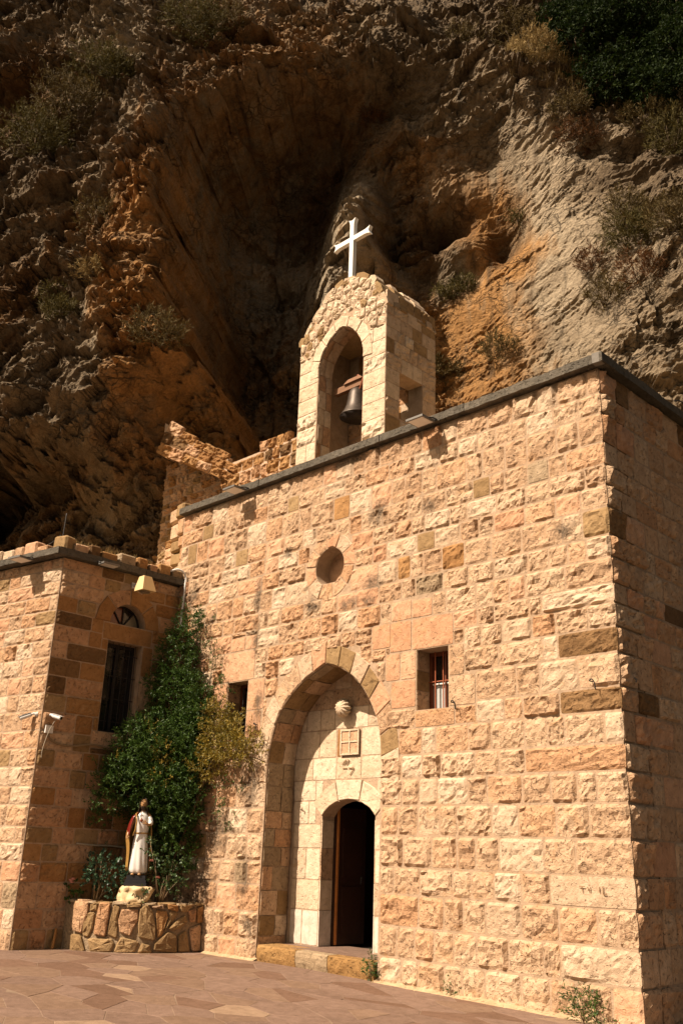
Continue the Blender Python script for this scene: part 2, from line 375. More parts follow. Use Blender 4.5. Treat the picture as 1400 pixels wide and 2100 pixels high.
class Frame:
    def __init__(s, o, ang): s.o = Vector(o); s.ang = ang; s.ex = Vector((math.cos(ang), math.sin(ang), 0)); s.en = Vector((math.sin(ang), -math.cos(ang), 0))
    def __call__(s, x, y, z): return s.o+s.ex*x-s.en*y+Vector((0, 0, z))
class Masonry:
    """collects stones of one building; the largest ones become objects, the rest one mesh of 'stuff'"""
    def __init__(s): s.items = []
    def put(s, parent, fr, x0, x1, z0, z1, kind, mat, joint=.016, amp=1.0, sink=0, tilt=.006, name='stone', force=False, seen=1.0, rot0=0.0):
        w, h = x1-x0-joint, z1-z0-joint
        if w < .04 or h < .04: return
        cand = sorted(BANK[kind], key=lambda b: abs(math.log(b[0]/(w/h)))+random.random()*.25)[:4]
        b = random.choice(cand)
        s.items.append(dict(parent=parent, fr=fr, c=((x0+x1)/2, (z0+z1)/2), w=w, h=h, b=b, mat=mat, amp=amp, sink=sink, rot=rot0+random.uniform(-tilt, tilt), name=name, flip=random.choice((1, 1, -1)) if kind != 'rough' else 1, area=(w*h)*seen+(99 if force else 0)))
    def flush(s, limit=300, rest_parent=None):
        s.items.sort(key=lambda d: -d['area'])
        for it in s.items[:limit]:
            o = bpy.data.objects.new(it['name'], it['b'][3]); C.objects.link(o)
            p = it['parent']; o.parent = p; BASE[o] = BASE[p]
            o.location = it['fr'](it['c'][0], it['sink'], it['c'][1])-BASE[p]
            o.rotation_euler = (0, it['rot'], it['fr'].ang); o.scale = (it['w']*it['flip'], it['amp'], it['h']) if it['flip'] > 0 else (it['w'], it['amp'], it['h'])
            o.material_slots[0].link = 'OBJECT'; o.material_slots[0].material = it['mat']
        rest = s.items[limit:]
        by = {}
        for it in rest: by.setdefault(it['parent'] if rest_parent is None else rest_parent, []).append(it)
        for p, L in by.items():
            mb = MB(); mats = []
            for it in L:
                if it['mat'] not in mats: mats.append(it['mat'])
                V = it['b'][1]; fr = it['fr']; cr, sr = math.cos(it['rot']), math.sin(it['rot'])
                pts = [fr(it['c'][0]+(v[0]*it['w'])*cr+(v[2]*it['h'])*sr, it['sink']+v[1]*it['amp'], it['c'][1]-(v[0]*it['w'])*sr+(v[2]*it['h'])*cr) for v in V]
                mb.add(pts, it['b'][2].tolist(), mats.index(it['mat']))
            o = mb.build('small_stones', mats, p, smooth=False, fix=False); o['kind'] = 'stuff'
def courses(M, parent, fr, zs, x0, x1, keep, picker, wr=(.26, .62), kind='rough', joint=.018, seen=1.0, arch=None):
    """stones course by course, leaving the keep-out rectangles (a,b,za,zb) free"""
    for z0, z1 in zip(zs[:-1], zs[1:]):
        cuts = sorted({x0, x1}|{min(max(v, x0), x1) for k in keep for v in k[:2] if k[2] < z1-.02 and k[3] > z0+.02})
        segs = []
        ab = arch((z0+z1)/2) if arch else None
        if ab: cuts = sorted(set(cuts)|{min(max(v, x0), x1) for v in ab})
        for a, b in zip(cuts[:-1], cuts[1:]):
            m = (a+b)/2; lo, hi = [(z0, z1)], None
            if ab and ab[0] < m < ab[1]: continue
            for k in keep:
                if k[0] < m < k[1]:
                    nl = []
                    for p, q in lo:
                        if k[3] <= p or k[2] >= q: nl.append((p, q)); continue
                        if k[2] > p: nl.append((p, k[2]))
                        if k[3] < q: nl.append((k[3], q))
                    lo = nl
            for p, q in lo:
                if q-p > .07: 
                    if segs and segs[-1][2:] == (p, q) and abs(segs[-1][1]-a) < 1e-6: segs[-1] = (segs[-1][0], b, p, q)
                    else: segs.append((a, b, p, q))
        for a, b, p, q in segs:
            x = a
            while x < b-1e-6:
                w = random.uniform(*wr)*(1.25 if random.random() < .18 else 1)
                if b-x-w < wr[0]*.8: w = b-x if b-x < wr[1]*1.35 else (b-x)/2
                mt, kd, amp = picker((x+x+w)/2, (p+q)/2)
                M.put(parent, fr, x, x+w, p, q, kd or kind, mt, joint, amp, seen=seen)
                x += w
def poly_stone(parent, name, poly, frame, front, back, mat, bev=.02, dome=0.0, label=None, nz=.004, collect=None):
    """a dressed stone from a polygon in (x,z): skirt, bevelled rim, slightly domed face"""
    n = len(poly); P = np.array(poly, float); c = P.mean(0)
    area = .5*np.sum(P[:, 0]*np.roll(P[:, 1], -1)-np.roll(P[:, 0], -1)*P[:, 1])
    if area < 0: P = P[::-1]
    d = P-c; L = np.linalg.norm(d, axis=1)[:, None]; In = P-d/L*np.minimum(bev, L*.35); In2 = c+(In-c)*.55
    rn = lambda: random.uniform(-nz, nz)
    V = [frame(x, back, z) for x, z in P]+[frame(x, front+min(bev*.7, .03)+abs(rn()), z) for x, z in P]+[frame(x, front+rn()+dome*.35, z) for x, z in In]+[frame(x, front+rn()*2-dome*.3, z) for x, z in In2]+[frame(c[0], front-dome*.45, c[1])]
    Fc = []
    for r in range(3): Fc += [(r*n+i, r*n+(i+1) % n, (r+1)*n+(i+1) % n, (r+1)*n+i) for i in range(n)]
    Fc += [(3*n+i, 3*n+(i+1) % n, 4*n) for i in range(n)]
    mb = collect if collect is not None else MB()
    mb.add(V, Fc)
    if collect is not None: return None
    o = mb.build(name, mat, parent)
    if label: o['label'] = label
    return o
def voronoi_cells(pts, clip, gap=0.0):
    """convex cells of the points inside the convex polygon clip"""
    pts = np.array(pts); out = []
    for i, p in enumerate(pts):
        poly = [tuple(q) for q in clip]
        d = np.linalg.norm(pts-p, axis=1); near = np.argsort(d)[1:22]
        for j in near:
            q = pts[j]; m = (p+q)/2; nrm = (q-p)/np.linalg.norm(q-p); m = m-nrm*gap/2
            new = []
            for a, b in zip(poly, poly[1:]+poly[:1]):
                da, db = (a[0]-m[0])*nrm[0]+(a[1]-m[1])*nrm[1], (b[0]-m[0])*nrm[0]+(b[1]-m[1])*nrm[1]
                if da <= 0: new.append(a)
                if da*db < 0: t = da/(da-db); new.append((a[0]+(b[0]-a[0])*t, a[1]+(b[1]-a[1])*t))
            poly = new
            if len(poly) < 3: break
        # drop tiny edges
        q = []
        for a in poly:
            if not q or math.hypot(a[0]-q[-1][0], a[1]-q[-1][1]) > .03: q.append(a)
        if len(q) > 3 and math.hypot(q[0][0]-q[-1][0], q[0][1]-q[-1][1]) < .03: q.pop()
        out.append(q if len(q) >= 3 else None)
    return out

# ---------------------------------------------------------------- ground
def gz(x): return -.021*max(0.0, min(x, 6.0)+1.0)
mb = MB(); xs = [-11, -1, 6, 8]; ys = [-11, -4, .6]
V = [(x, y, gz(x)-.0035) for y in ys for x in xs]; nx = len(xs)
mb.add(V, [(j*nx+i, j*nx+i+1, (j+1)*nx+i+1, (j+1)*nx+i) for j in range(len(ys)-1) for i in range(nx-1)])
ground = tag(mb.build('courtyard_paving', M_FLAGJ), kind='structure')
M_EARTH = stone_mat('unseen_dark_earth', [(.07, .052, .03), (.10, .072, .042), (.13, .095, .055)], bump=.8)  # unseen surroundings, kept dark to cut bounce onto the side wall
mb = MB(); mb.add([(-400, -400, -.25), (400, -400, -.25), (400, 400, -.25), (-400, 400, -.25)], [(0, 1, 2, 3)])
tag(mb.build('ground', M_EARTH), kind='structure')
clip = [(-9, -9), (6.4, -9), (6.4, .05), (-9, .05)]
pts = []
for j in range(21):
    for i in range(30):
        x = -8.8+i*.53+(j % 2)*.26+random.uniform(-.3, .3); y = -8.8+j*.435+random.uniform(-.21, .21)
        if y < .0 and random.random() > .24: pts.append((x, y))
fl = lambda x, y, z: Vector((x, z, gz(x)-y))
cells = voronoi_cells([(x*.82+y*.2, y*1.25) for x, y in pts], [(x*.82+y*.2, y*1.25) for x, y in clip], .009)
cells = [None if c is None else [((u-v/1.25*.2)/.82, v/1.25) for u, v in c] for c in cells]
vis = []
for p, c in zip(pts, cells):
    if c is None: continue
    if p[0] < -5.05 and p[1] > -2.75: continue
    dd = p[0]-10, p[1]+10.5
    depth = -dd[0]*.7094+dd[1]*.7048; side = abs(dd[0]*.7048+dd[1]*.7094)
    if depth < 6.2 or side > depth*.42+.6: vis.append((-1, p, c))
    else: vis.append((1/depth, p, c))
vis.sort(key=lambda v: -v[0])
far = MB(); nfl = 0
for s_, p, c in vis:
    if s_ > 0 and nfl < 290: poly_stone(ground, 'flagstone', c, fl, random.uniform(-.0015, .0015), .03, random.choice(M_FLAGS), .004, 0, nz=.0004); nfl += 1
    else: poly_stone(None, '', c, fl, random.uniform(-.0015, .0015), .03, random.choice(M_FLAGS), .004, 0, nz=.0004, collect=far)
if far.v:
    o = far.build('outer_flagstones', M_FLAG, ground); o['kind'] = 'stuff'
# ---------------------------------------------------------------- church
church = thing('church', 'pale rough stone church with pointed doorway and flat roof under the cliff', 'church', (-.4, 4.5, 0))
F0 = Frame((0, 0, 0), 0)
def smooth_curve(pts, n=6):
    out = []; P = [pts[0]]+list(pts)+[pts[-1]]
    for i in range(1, len(P)-2):
        for k in range(n):
            t = k/n; p0, p1, p2, p3 = P[i-1], P[i], P[i+1], P[i+2]
            out.append(tuple(.5*((2*p1[a])+(-p0[a]+p2[a])*t+(2*p0[a]-5*p1[a]+4*p2[a]-p3[a])*t*t+(-p0[a]+3*p1[a]-3*p2[a]+p3[a])*t**3) for a in (0, 1)))
    return out+[pts[-1]]
AL = smooth_curve([(-2.12, 2.7), (-2.10, 3.1), (-2.02, 3.45), (-1.88, 3.77), (-1.65, 4.03), (-1.30, 4.28), (-.81, 4.495)], 4)
AR = smooth_curve([(-.81, 4.495), (-.45, 4.38), (-.12, 4.17), (.11, 3.92), (.27, 3.66), (.37, 3.42), (.42, 3.1), (.43, 2.7)], 4)
ARCH = AL+AR[1:]
outer = [(-5.15, -.3), (-2.14, -.3), (-2.12, 2.0)]+ARCH+[(.43, 2.0), (.43, -.3), (4.355, -.3), (4.355, 8.03), (-5.15, 8.03)]
def rect(a, b, c, d): return [(a, c), (b, c), (b, d), (a, d)]
WR = (1.11, 1.705, 3.59, 4.475); WL = (-3.31, -2.75, 3.42, 4.415)
OC = (-.805, 6.135, .335)
oc_loop = [(OC[0]+OC[2]*math.sin(a), max(OC[1]+OC[2]*math.cos(a), 5.845)) for a in np.linspace(0, 2*math.pi, 37)[:-1]]
mb = MB(); mb.plate([outer, rect(*WR), rect(*WL), oc_loop], 0, .61)
front = mb.build('front_wall', M_MORTAR, church)
# recess wall behind the pointed arch, with the doorway
DA = smooth_curve([(-1.40, 2.16), (-1.28, 2.285), (-1.1, 2.37), (-.815, 2.415), (-.55, 2.37), (-.36, 2.285), (-.232, 2.16)], 3)
DOOR = [(-1.405, -.3)]+DA+[(-.228, -.3)]
mb = MB(); mb.plate([[(-2.9, -.3)]+DOOR+[(1.2, -.3), (1.2, 5), (-2.9, 5)]], .625, .90)
recess = mb.build('doorway_wall', M_MORTAR, church)
# body: side, back and party walls, floor, roof
mb = MB()
mb.box((4.085, 4.81, 3.865), (.57, 8.38, 8.33)); mb.box((-4.87, 4.81, 3.865), (.56, 8.38, 8.33)); mb.box((-.39, 9.3, 3.865), (9.52, .6, 8.33))
mb.build('side_wall', M_MORTAR, church)
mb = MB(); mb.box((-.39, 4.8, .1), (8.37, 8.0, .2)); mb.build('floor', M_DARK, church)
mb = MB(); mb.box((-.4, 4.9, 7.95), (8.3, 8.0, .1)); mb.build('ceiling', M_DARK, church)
mb = MB(); mb.plate([[(-4.5, .205), (3.7, .205), (3.7, 7.88), (-4.5, 7.88)]], 2.6, 2.7); mb.build('dark_backing', M_DARK, church)  # added dark sheet standing in for the unlit room behind the door
# cornice slabs, slightly wavering front edge
mb = MB()
def slab(mb, p0, p1, out, w_in, z0, z1, n=26, amp=.012, seed=0):
    """slab along p0->p1, outward vector out"""
    p0, p1, out = Vector(p0), Vector(p1), Vector(out); V = []
    for i in range(n+1):
        t = i/n; p = p0.lerp(p1, t); e = float(perlin(t*n*.6, seed, 1))*amp; e2 = float(perlin(t*n*.9, seed+5, 2))*amp
        a = p+out*(e); b = p-out*w_in
        V += [(a.x, a.y, z0+e2*.7), (a.x+out.x*e2*.5, a.y+out.y*e2*.5, z1+e*.8), (b.x, b.y, z1), (b.x, b.y, z0)]
    Fc = [(4*i+j, 4*i+(j+1) % 4, 4*i+4+(j+1) % 4, 4*i+4+j) for i in range(n) for j in range(4)]+[(0, 1, 2, 3), (4*n+3, 4*n+2, 4*n+1, 4*n)]
    mb.add(V, Fc)
def cornice(parent, p0, p1, out, z0, z1, seed, w_in=.6):
    p0, p1 = Vector(p0), Vector(p1); L = (p1-p0).length; d = (p1-p0)/L; s = 0; k = 0
    while s < L-.05:
        w = random.uniform(1.1, 2.1); w = L-s if L-s-w < .7 else w; mb = MB(); j = random.uniform(-.008, .008)
        slab(mb, p0+d*(s+.004)+Vector(out)*j, p0+d*(s+w-.004)+Vector(out)*j, out, w_in, z0+random.uniform(-.004, .004), z1+random.uniform(-.006, .006), max(4, int(w*9)), .016, seed+k*3.7)
        mb.build('cornice_slab', M_CORNICE, parent); s += w; k += 1
cornice(church, (-5.16, -.14, 0), (4.33, -.14, 0), (0, -1, 0), 8.035, 8.165, 1)
cornice(church, (4.52, -.16, 0), (4.52, 9.7, 0), (1, 0, 0), 8.036, 8.17, 40)
mb = MB(); mb.box((4.43, -.10, 8.105), (.13, .12, .15), .1); mb.build('corner_patch', plain_mat('grey_cement', (.2, .18, .155), .9, .2, 20, .3), church)
mb = MB(); mb.box((-.4, 5.1, 8.1), (9.0, 9.0, .12)); mb.build('roof', M_PLASTER, church)

MS = Masonry()
ZC = [-.13, .295, .689, 1.095, 1.449, 1.864, 2.268, 2.639, 2.966, 3.342, 3.642, 4.059, 4.385, 4.694, 4.955, 5.305, 5.603, 5.996, 6.298, 6.593, 6.919, 7.35, 7.657, 8.03]
# individually seen dressed stones (x0,x1,z0,z1,material,kind)
FIX = [(1.02, 1.80, 4.48, 4.955, M_PINK, 'smooth'), (1.02, 1.41, 4.97, 5.25, M_PINK, 'smooth'), (.58, 1.01, 4.49, 4.955, M_PINK, 'smooth'), (.60, 1.01, 4.97, 5.28, M_PINK, 'smooth'), (.2, .59, 4.58, 4.955, M_PINK, 'smooth'),
       (1.09, 1.81, 3.342, 3.585, M_OCHRE, 'smooth'), (1.715, 1.99, 4.03, 4.475, M_PALE, 'smooth'), (1.715, 2.18, 3.60, 4.02, M_PALE, 'smooth'),
       (.80, 1.10, 4.06, 4.475, M_PINK, 'smooth'), (.50, .79, 4.06, 4.475, M_PINK, 'smooth'), (.62, 1.10, 3.642, 4.05, M_PINK, 'smooth'), (.55, 1.08, 3.342, 3.63, M_PALE, 'rough'),
       (-3.50, -2.60, 4.425, 4.95, M_PINK, 'smooth'), (-3.78, -3.32, 3.9, 4.415, M_PINK, 'smooth'), (-2.74, -2.30, 3.88, 4.415, M_PINK, 'smooth'), (-2.74, -2.35, 3.42, 3.87, M_PINK, 'smooth'), (-3.75, -3.32, 3.42, 3.89, M_PALE, 'smooth'),
       (-3.3, -2.9, 4.965, 5.22, M_PINK, 'smooth'), (-2.89, -2.58, 4.965, 5.22, M_PINK, 'smooth'),
       (3.52, 4.384, 4.065, 4.385, M_BROWN, 'rough'), (3.51, 4.384, 3.35, 3.642, M_BROWN, 'rough'), (3.98, 4.384, 5.61, 5.99, M_DARKST, 'rough'), (3.98, 4.384, 4.395, 4.70, M_PALE, 'rough'), (3.3, 4.384, 4.7, 4.955, M_CREAM, 'rough'),
       (1.12, 1.46, 6.0, 6.29, M_DARKST, 'smooth'), (3.25, 4.384, 1.10, 1.445, M_CREAM, 'smooth'), (3.35, 4.384, .30, .685, M_CREAM, 'rough'), (2.95, 4.384, 2.645, 2.96, M_OCHRE, 'rough'),
       (-4.45, -4.12, 7.36, 7.65, M_DARKST, 'smooth'), (-4.9, -4.62, 6.93, 7.34, M_DARKST, 'smooth'), (-3.35, -3.0, 6.6, 6.91, M_DARKST, 'smooth'), (-1.95, -1.66, 7.36, 7.65, M_DARKST, 'smooth'),
       (-.75, -.38, 6.93, 7.34, M_RUST, 'smooth'), (.72, .98, 5.62, 5.99, M_RUST, 'rough'), (1.6, 2.02, 5.61, 5.99, M_RUST, 'rough'), (3.16, 3.5, 6.60, 6.91, M_GREYST, 'smooth'), (2.2, 2.5, 6.61, 6.91, M_DARKST, 'smooth')]
for x0, x1, z0, z1, m, k in FIX: MS.put(front, F0, x0, x1, z0, z1, k, m, .016, 1.0 if k == 'rough' else 1.2, force=True)
keep = [WR, WL]+[f[:4] for f in FIX]
EXT = [(-2.50, 2.9), (-2.44, 3.3), (-2.30, 3.7), (-2.1, 4.05), (-1.85, 4.33), (-1.5, 4.58), (-1.12, 4.76), (-.80, 4.85), (-.45, 4.74), (-.05, 4.55), (.28, 4.26), (.50, 3.96), (.66, 3.66), (.76, 3.3), (.80, 2.9)]
def arch_block(z):
    if z > 4.80: 
        dz = z-OC[1]
        if abs(dz) < .60:
            w = math.sqrt(.60**2-dz*dz)*.98; return (OC[0]-w, OC[0]+w)
        return None
    if z < 2.0: return (-2.13, .45)
    l = [p for p in EXT if p[0] <= -.80]; r = [p for p in EXT if p[0] >= -.80][::-1]
    def at(L):
        if z <= L[0][1]: return -2.13 if L is l else .45
        for a, b in zip(L[:-1], L[1:]):
            if a[1] <= z <= b[1]: return a[0]+(b[0]-a[0])*(z-a[1])/(b[1]-a[1])
        return L[-1][0]
    return (at(l)-.0, at(r)+.0)
def pick_front(x, z):
    warm = .12+.40*math.exp(-((x+1.2)/2.6)**2)*math.exp(-((z-5.3)/1.9)**2)+.22*(x < -2.5)+.25*math.exp(-((x-1.0)/.9)**2-((z-3.0)/1.0)**2)
    r = random.random()
    if r < warm*.65: return (M_OCHRE, None, random.uniform(.7, 1.2))
    if r < warm: return (M_PINK, None, random.uniform(.5, 1.0))
    if r < warm+.012: return (M_OCHRE, None, random.uniform(.7, 1.0))
    if r < warm+.022: return (M_DARKST, None, .8)
    if r < warm+.032: return (M_GREYST, None, 1.0)
    if r < warm+.16: return (M_CREAM, None, random.uniform(.6, 1.1))
    return (M_PALE, None, random.uniform(.7, 1.35))
courses(MS, front, F0, ZC, -5.14, 4.384, keep, pick_front, (.25, .58), joint=.024, arch=arch_block, seen=1.0)
# jambs of the great arch below its springing: dressed stones right and left
# side wall facing right
FS = Frame((4.37, 0, 0), math.pi/2)
def pick_side(x, z):
    r = random.random()
    return ((M_OCHRE if r < .4 else M_PALE if r < .75 else M_PINK if r < .87 else M_BROWN if r < .9 else M_PALE), 'rough' if random.random() < .8 else 'smooth', random.uniform(1.0, 1.7) if x < .5 else random.uniform(.8, 1.3))
sidef = next(o for o in C.objects if o.name.startswith('side_wall'))
courses(MS, sidef, FS, ZC, .0, 3.6, [(0, .42, 5.61, 5.99)], pick_side, (.25, .6), joint=.022, seen=.35)
MS.put(sidef, FS, 0, .42, 5.61, 5.99, 'rough', M_BROWN, seen=1)
MS.flush(300)

# voussoirs of the great pointed arch
def ring_stones(parent, name, inner, outer_, n, mats, front_y, back_y, frame=F0, bev=.012, joint=.010, jit=.0):
    def along(P, t):
        P = [Vector((a, b)) for a, b in P]; d = [0]
        for a, b in zip(P[:-1], P[1:]): d.append(d[-1]+(b-a).length)
        s = t*d[-1]
        for k in range(len(P)-1):
            if s <= d[k+1]+1e-9: return P[k].lerp(P[k+1], (s-d[k])/max(1e-9, d[k+1]-d[k]))
        return P[-1]
    for i in range(n):
        t0, t1 = i/n, (i+1)/n
        pin = [along(inner, t0+(t1-t0)*k/3) for k in range(4)]; pou = [along(outer_, t1-(t1-t0)*k/2) for k in range(3)]
        poly = pin+pou; c = sum(poly, Vector((0, 0)))/len(poly)
        e = random.uniform(-jit, jit)
        poly2 = []
        for q in poly:
            d = q-c; poly2.append(tuple(c+d*(1-joint/max(.05, d.length))))
        for k in (4, 5, 6): poly2[k] = (poly2[k][0]+(poly2[k][0]-c.x)*e, poly2[k][1]+(poly2[k][1]-c.y)*e)
        poly_stone(parent, name, poly2, frame, front_y+random.uniform(-.006, .006), back_y, random.choice(mats), bev, 0)
INL = [(-2.115, 2.35)]+AL; OUL = [(-2.46, 2.35)]+EXT[:8]; INR = AR+[(.43, 2.35)]; OUR = EXT[7:]+[(.80, 2.35)]
ring_stones(front, 'arch_voussoir', INL, OUL, 9, [M_CREAM, M_CREAM, M_PALE, M_OCHRE, M_PINK], -.016, .03, jit=.12)
ring_stones(front, 'arch_voussoir', INR, OUR, 9, [M_CREAM, M_CREAM, M_PALE, M_DARKST, M_PINK], -.016, .03, jit=.12)
oi = [(OC[0]+OC[2]*1.0*math.sin(a), max(OC[1]+OC[2]*math.cos(a), 5.845)) for a in np.linspace(-.2, 2*math.pi-.2, 45)]
oo = [(OC[0]+.595*math.sin(a), OC[1]+.585*math.cos(a)) for a in np.linspace(-.2, 2*math.pi-.2, 45)]
ring_stones(front, 'ring_stone', oi, oo, 10, [M_PINK, M_PINK, M_CREAM, M_OCHRE], -.012, .03, jit=.1)
# soffit and jamb stones of the recess: curved blocks two deep, proud of the mortar
def soffit(path, inward, n, name, parent, mats, y0=.02, y1=.61, thick=.018):
    P = [Vector((a, b)) for a, b in path]; d = [0]
    for a, b in zip(P[:-1], P[1:]): d.append(d[-1]+(b-a).length)
    def at(s):
        for k in range(len(P)-1):
            if s <= d[k+1]+1e-9:
                t = (P[k+1]-P[k]).normalized(); return P[k].lerp(P[k+1], (s-d[k])/max(1e-9, d[k+1]-d[k])), Vector((-t.y, t.x))*inward
        return P[-1], Vector((-t.y, t.x))*inward
    s = 0; i = 0
    while s < d[-1]-.05:
        ln = random.uniform(.26, .40)
        if d[-1]-s-ln < .2: ln = d[-1]-s
        sp = random.uniform(.28, .68); yy = y0+(y1-y0)*sp
        for a, b in ((y0, yy), (yy, y1)):
            mbb = MB(); th = thick+random.uniform(-.006, .008); K = 3; V = []
            for k in range(K+1):
                p, nn = at(s+.008+(ln-.016)*k/K); q = p+nn*th; bk = p-nn*.02
                e = .012 if k in (0, K) else 0
                V += [(bk.x, a+.008, bk.y), (q.x-nn.x*e, a+.008, q.y-nn.y*e), (q.x+nn.x*.004, (a+b)/2, q.y+nn.y*.004), (q.x-nn.x*e, b-.008, q.y-nn.y*e), (bk.x, b-.008, bk.y)]
            mbb.add(V, [(5*k+j, 5*k+(j+1) % 5, 5*k+5+(j+1) % 5, 5*k+5+j) for k in range(K) for j in range(5)]+[(4, 3, 2, 1, 0), tuple(5*K+j for j in range(5))])
            mbb.build(name, random.choice(mats), parent)
        s += ln; i += 1
soffit([(-2.14, .02), (-2.13, 1.4), (-2.12, 2.3)]+AL, -1, 0, 'soffit_stone', front, [M_PALE, M_OCHRE, M_GREYST, M_CREAM, M_DARKST])
soffit(AR+[(.43, 2.3), (.43, .02)], -1, 0, 'soffit_stone', front, [M_PALE, M_OCHRE, M_GREYST, M_CREAM])
# dressed stones of the recess wall
FR = Frame((0, .625, 0), 0); MR = Masonry()
rows = [(.235, .745, [-2.06, -1.78, -1.41], M_MARBLE), (.745, 1.195, [-2.06, -1.95, -1.41], M_LIGHT), (1.195, 1.67, [-2.06, -1.74, -1.41], M_LIGHT), (1.67, 2.04, [-2.06, -1.41], M_LIGHT),
        (2.04, 2.40, [-2.08, -1.72, -1.55], M_LIGHT), (2.40, 2.725, [-2.1, -1.57, -1.40], M_LIGHT), (2.725, 3.08, [-2.15, -1.66, -1.11, -.555, .06, .45], M_LIGHT), (3.08, 3.53, [-2.2, -1.52, -1.12], M_LIGHT), (3.08, 3.53, [-.56, .0, .5], M_LIGHT),
        (3.53, 3.875, [-2.2, -1.85, -1.52, -1.18, -.42, -.12, .3, .5], M_LIGHT), (3.875, 4.19, [-2.1, -1.62, -1.24, -.77, -.25, .2], M_PALE), (4.19, 4.52, [-1.7, -1.2, -.82, -.4, .1], M_PALE),
        (.235, .745, [-.222, .1, .45], M_MARBLE), (.745, 1.195, [-.222, .15, .45], M_LIGHT), (1.195, 1.67, [-.222, .05, .45], M_LIGHT), (1.67, 2.04, [-.222, .45], M_LIGHT), (2.04, 2.40, [-.08, .2, .45], M_LIGHT), (2.40, 2.725, [-.2, .0, .45], M_LIGHT)]
for z0, z1, X, m in rows:
    for a, b in zip(X[:-1], X[1:]): MR.put(recess, FR, a, b, z0, z1, 'smooth', m if random.random() < .85 or m is M_MARBLE else M_CREAM, .016, 1.0, name='dressed_stone')
MR.put(recess, FR, -1.11, -1.02, 3.08, 3.53, 'smooth', M_RUST, .014, .8, name='dressed_stone')
MR.flush(300)
fr_ = lambda x, y, z: Vector((x, .625+y, z))
dl_ = [p for p in DA if p[0] <= -1.03]; dr_ = [p for p in DA if p[0] >= -.6]
poly_stone(recess, 'door_voussoir', [(-1.035, 2.405), (-.815, 2.42), (-.585, 2.405), (-.515, 2.705), (-1.105, 2.715)], fr_, -.02, .03, M_LIGHT, .01)
poly_stone(recess, 'door_voussoir', [(-1.405, 2.17), (-1.29, 2.29), (-1.17, 2.35), (-1.05, 2.395), (-1.12, 2.69), (-1.36, 2.58), (-1.60, 2.38), (-1.53, 2.28)], fr_, -.02, .03, M_LIGHT, .01)
poly_stone(recess, 'door_voussoir', [(-.225, 2.17), (-.11, 2.28), (-.06, 2.40), (-.25, 2.58), (-.495, 2.69), (-.57, 2.395), (-.45, 2.335), (-.34, 2.28)], fr_, -.02, .03, M_LIGHT, .01)
# door reveal: upper part of the jambs and the marble feet
for x, w in ((-1.405, 1), (-.228, -1)):
    for z0, z1, m in ((.235, .745, M_MARBLE), (.755, 1.19, M_LIGHT), (1.20, 1.665, M_PALE), (1.675, 2.10, M_LIGHT)):
        mb = MB(); mb.box((x+w*.004, .755, (z0+z1)/2), (.016, .262, z1-z0)); mb.build('jamb_stone', m, recess)
# plaque with a raised border and cross bars, the fluted boss and the cut signs
mb = MB(); mb.box((-.80, .612, 3.305), (.40, .035, .40)); pl = mb.build('plaque', M_PINK, recess)
mb = MB()
for c, d in (((-.80, .59, 3.495), (.42, .022, .028)), ((-.80, .59, 3.115), (.42, .022, .028)), ((-.995, .592, 3.305), (.028, .022, .40)), ((-.605, .592, 3.305), (.028, .022, .40)), ((-.80, .591, 3.305), (.022, .02, .36)), ((-.80, .5905, 3.31), (.37, .02, .022))): mb.box(c, d)
mb.build('plaque_border', M_LIGHT, pl)
mb = MB()
def flute(r, z, a): k = r*(1+.13*math.cos(12*a)); return k, k
prof = [(.02, 0), (.06, .006), (.105, .03), (.135, .075), (.14, .12), (.12, .165), (.085, .20), (.085, .25)]
V0 = len(mb.v); mb.lathe(prof, (0, 0, 0), 72, 0, flute)
mb.v = [(-.875+x, .385+z, 3.845+y) for x, y, z in mb.v]
mb.build('fluted_boss', M_LIGHT, recess, smooth=True)
def strokes(parent, name, segs, y, w, mat, dep=.006):
    mb = MB()
    for (x0, z0), (x1, z1) in segs:
        d = Vector((x1-x0, 0, z1-z0)); L = d.length; an = math.atan2(z1-z0, x1-x0)
        mb.box(((x0+x1)/2, y, (z0+z1)/2), (L, dep, w), R=Matrix.Rotation(-an, 3, 'Y'))
    return mb.build(name, mat, parent)
M_CUT = plain_mat('cut_line_shade', (.24, .14, .065), .95, .2, 30)  # dark strokes paint the shade inside the cut lines
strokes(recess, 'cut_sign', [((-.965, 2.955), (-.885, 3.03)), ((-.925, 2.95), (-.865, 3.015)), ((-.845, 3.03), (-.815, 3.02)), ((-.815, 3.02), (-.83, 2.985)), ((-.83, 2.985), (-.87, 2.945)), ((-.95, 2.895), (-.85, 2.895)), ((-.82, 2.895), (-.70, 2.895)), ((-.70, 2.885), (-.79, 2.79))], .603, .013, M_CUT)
strokes(front, 'scratched_letters', [((3.66, 1.325), (3.74, 1.325)), ((3.70, 1.322), (3.70, 1.27)), ((3.775, 1.325), (3.785, 1.28)), ((3.81, 1.325), (3.80, 1.27)), ((3.975, 1.34), (3.975, 1.25)), ((3.98, 1.25), (4.02, 1.252)), ((3.93, 1.33), (3.93, 1.27))], -.028, .008, M_CUT)
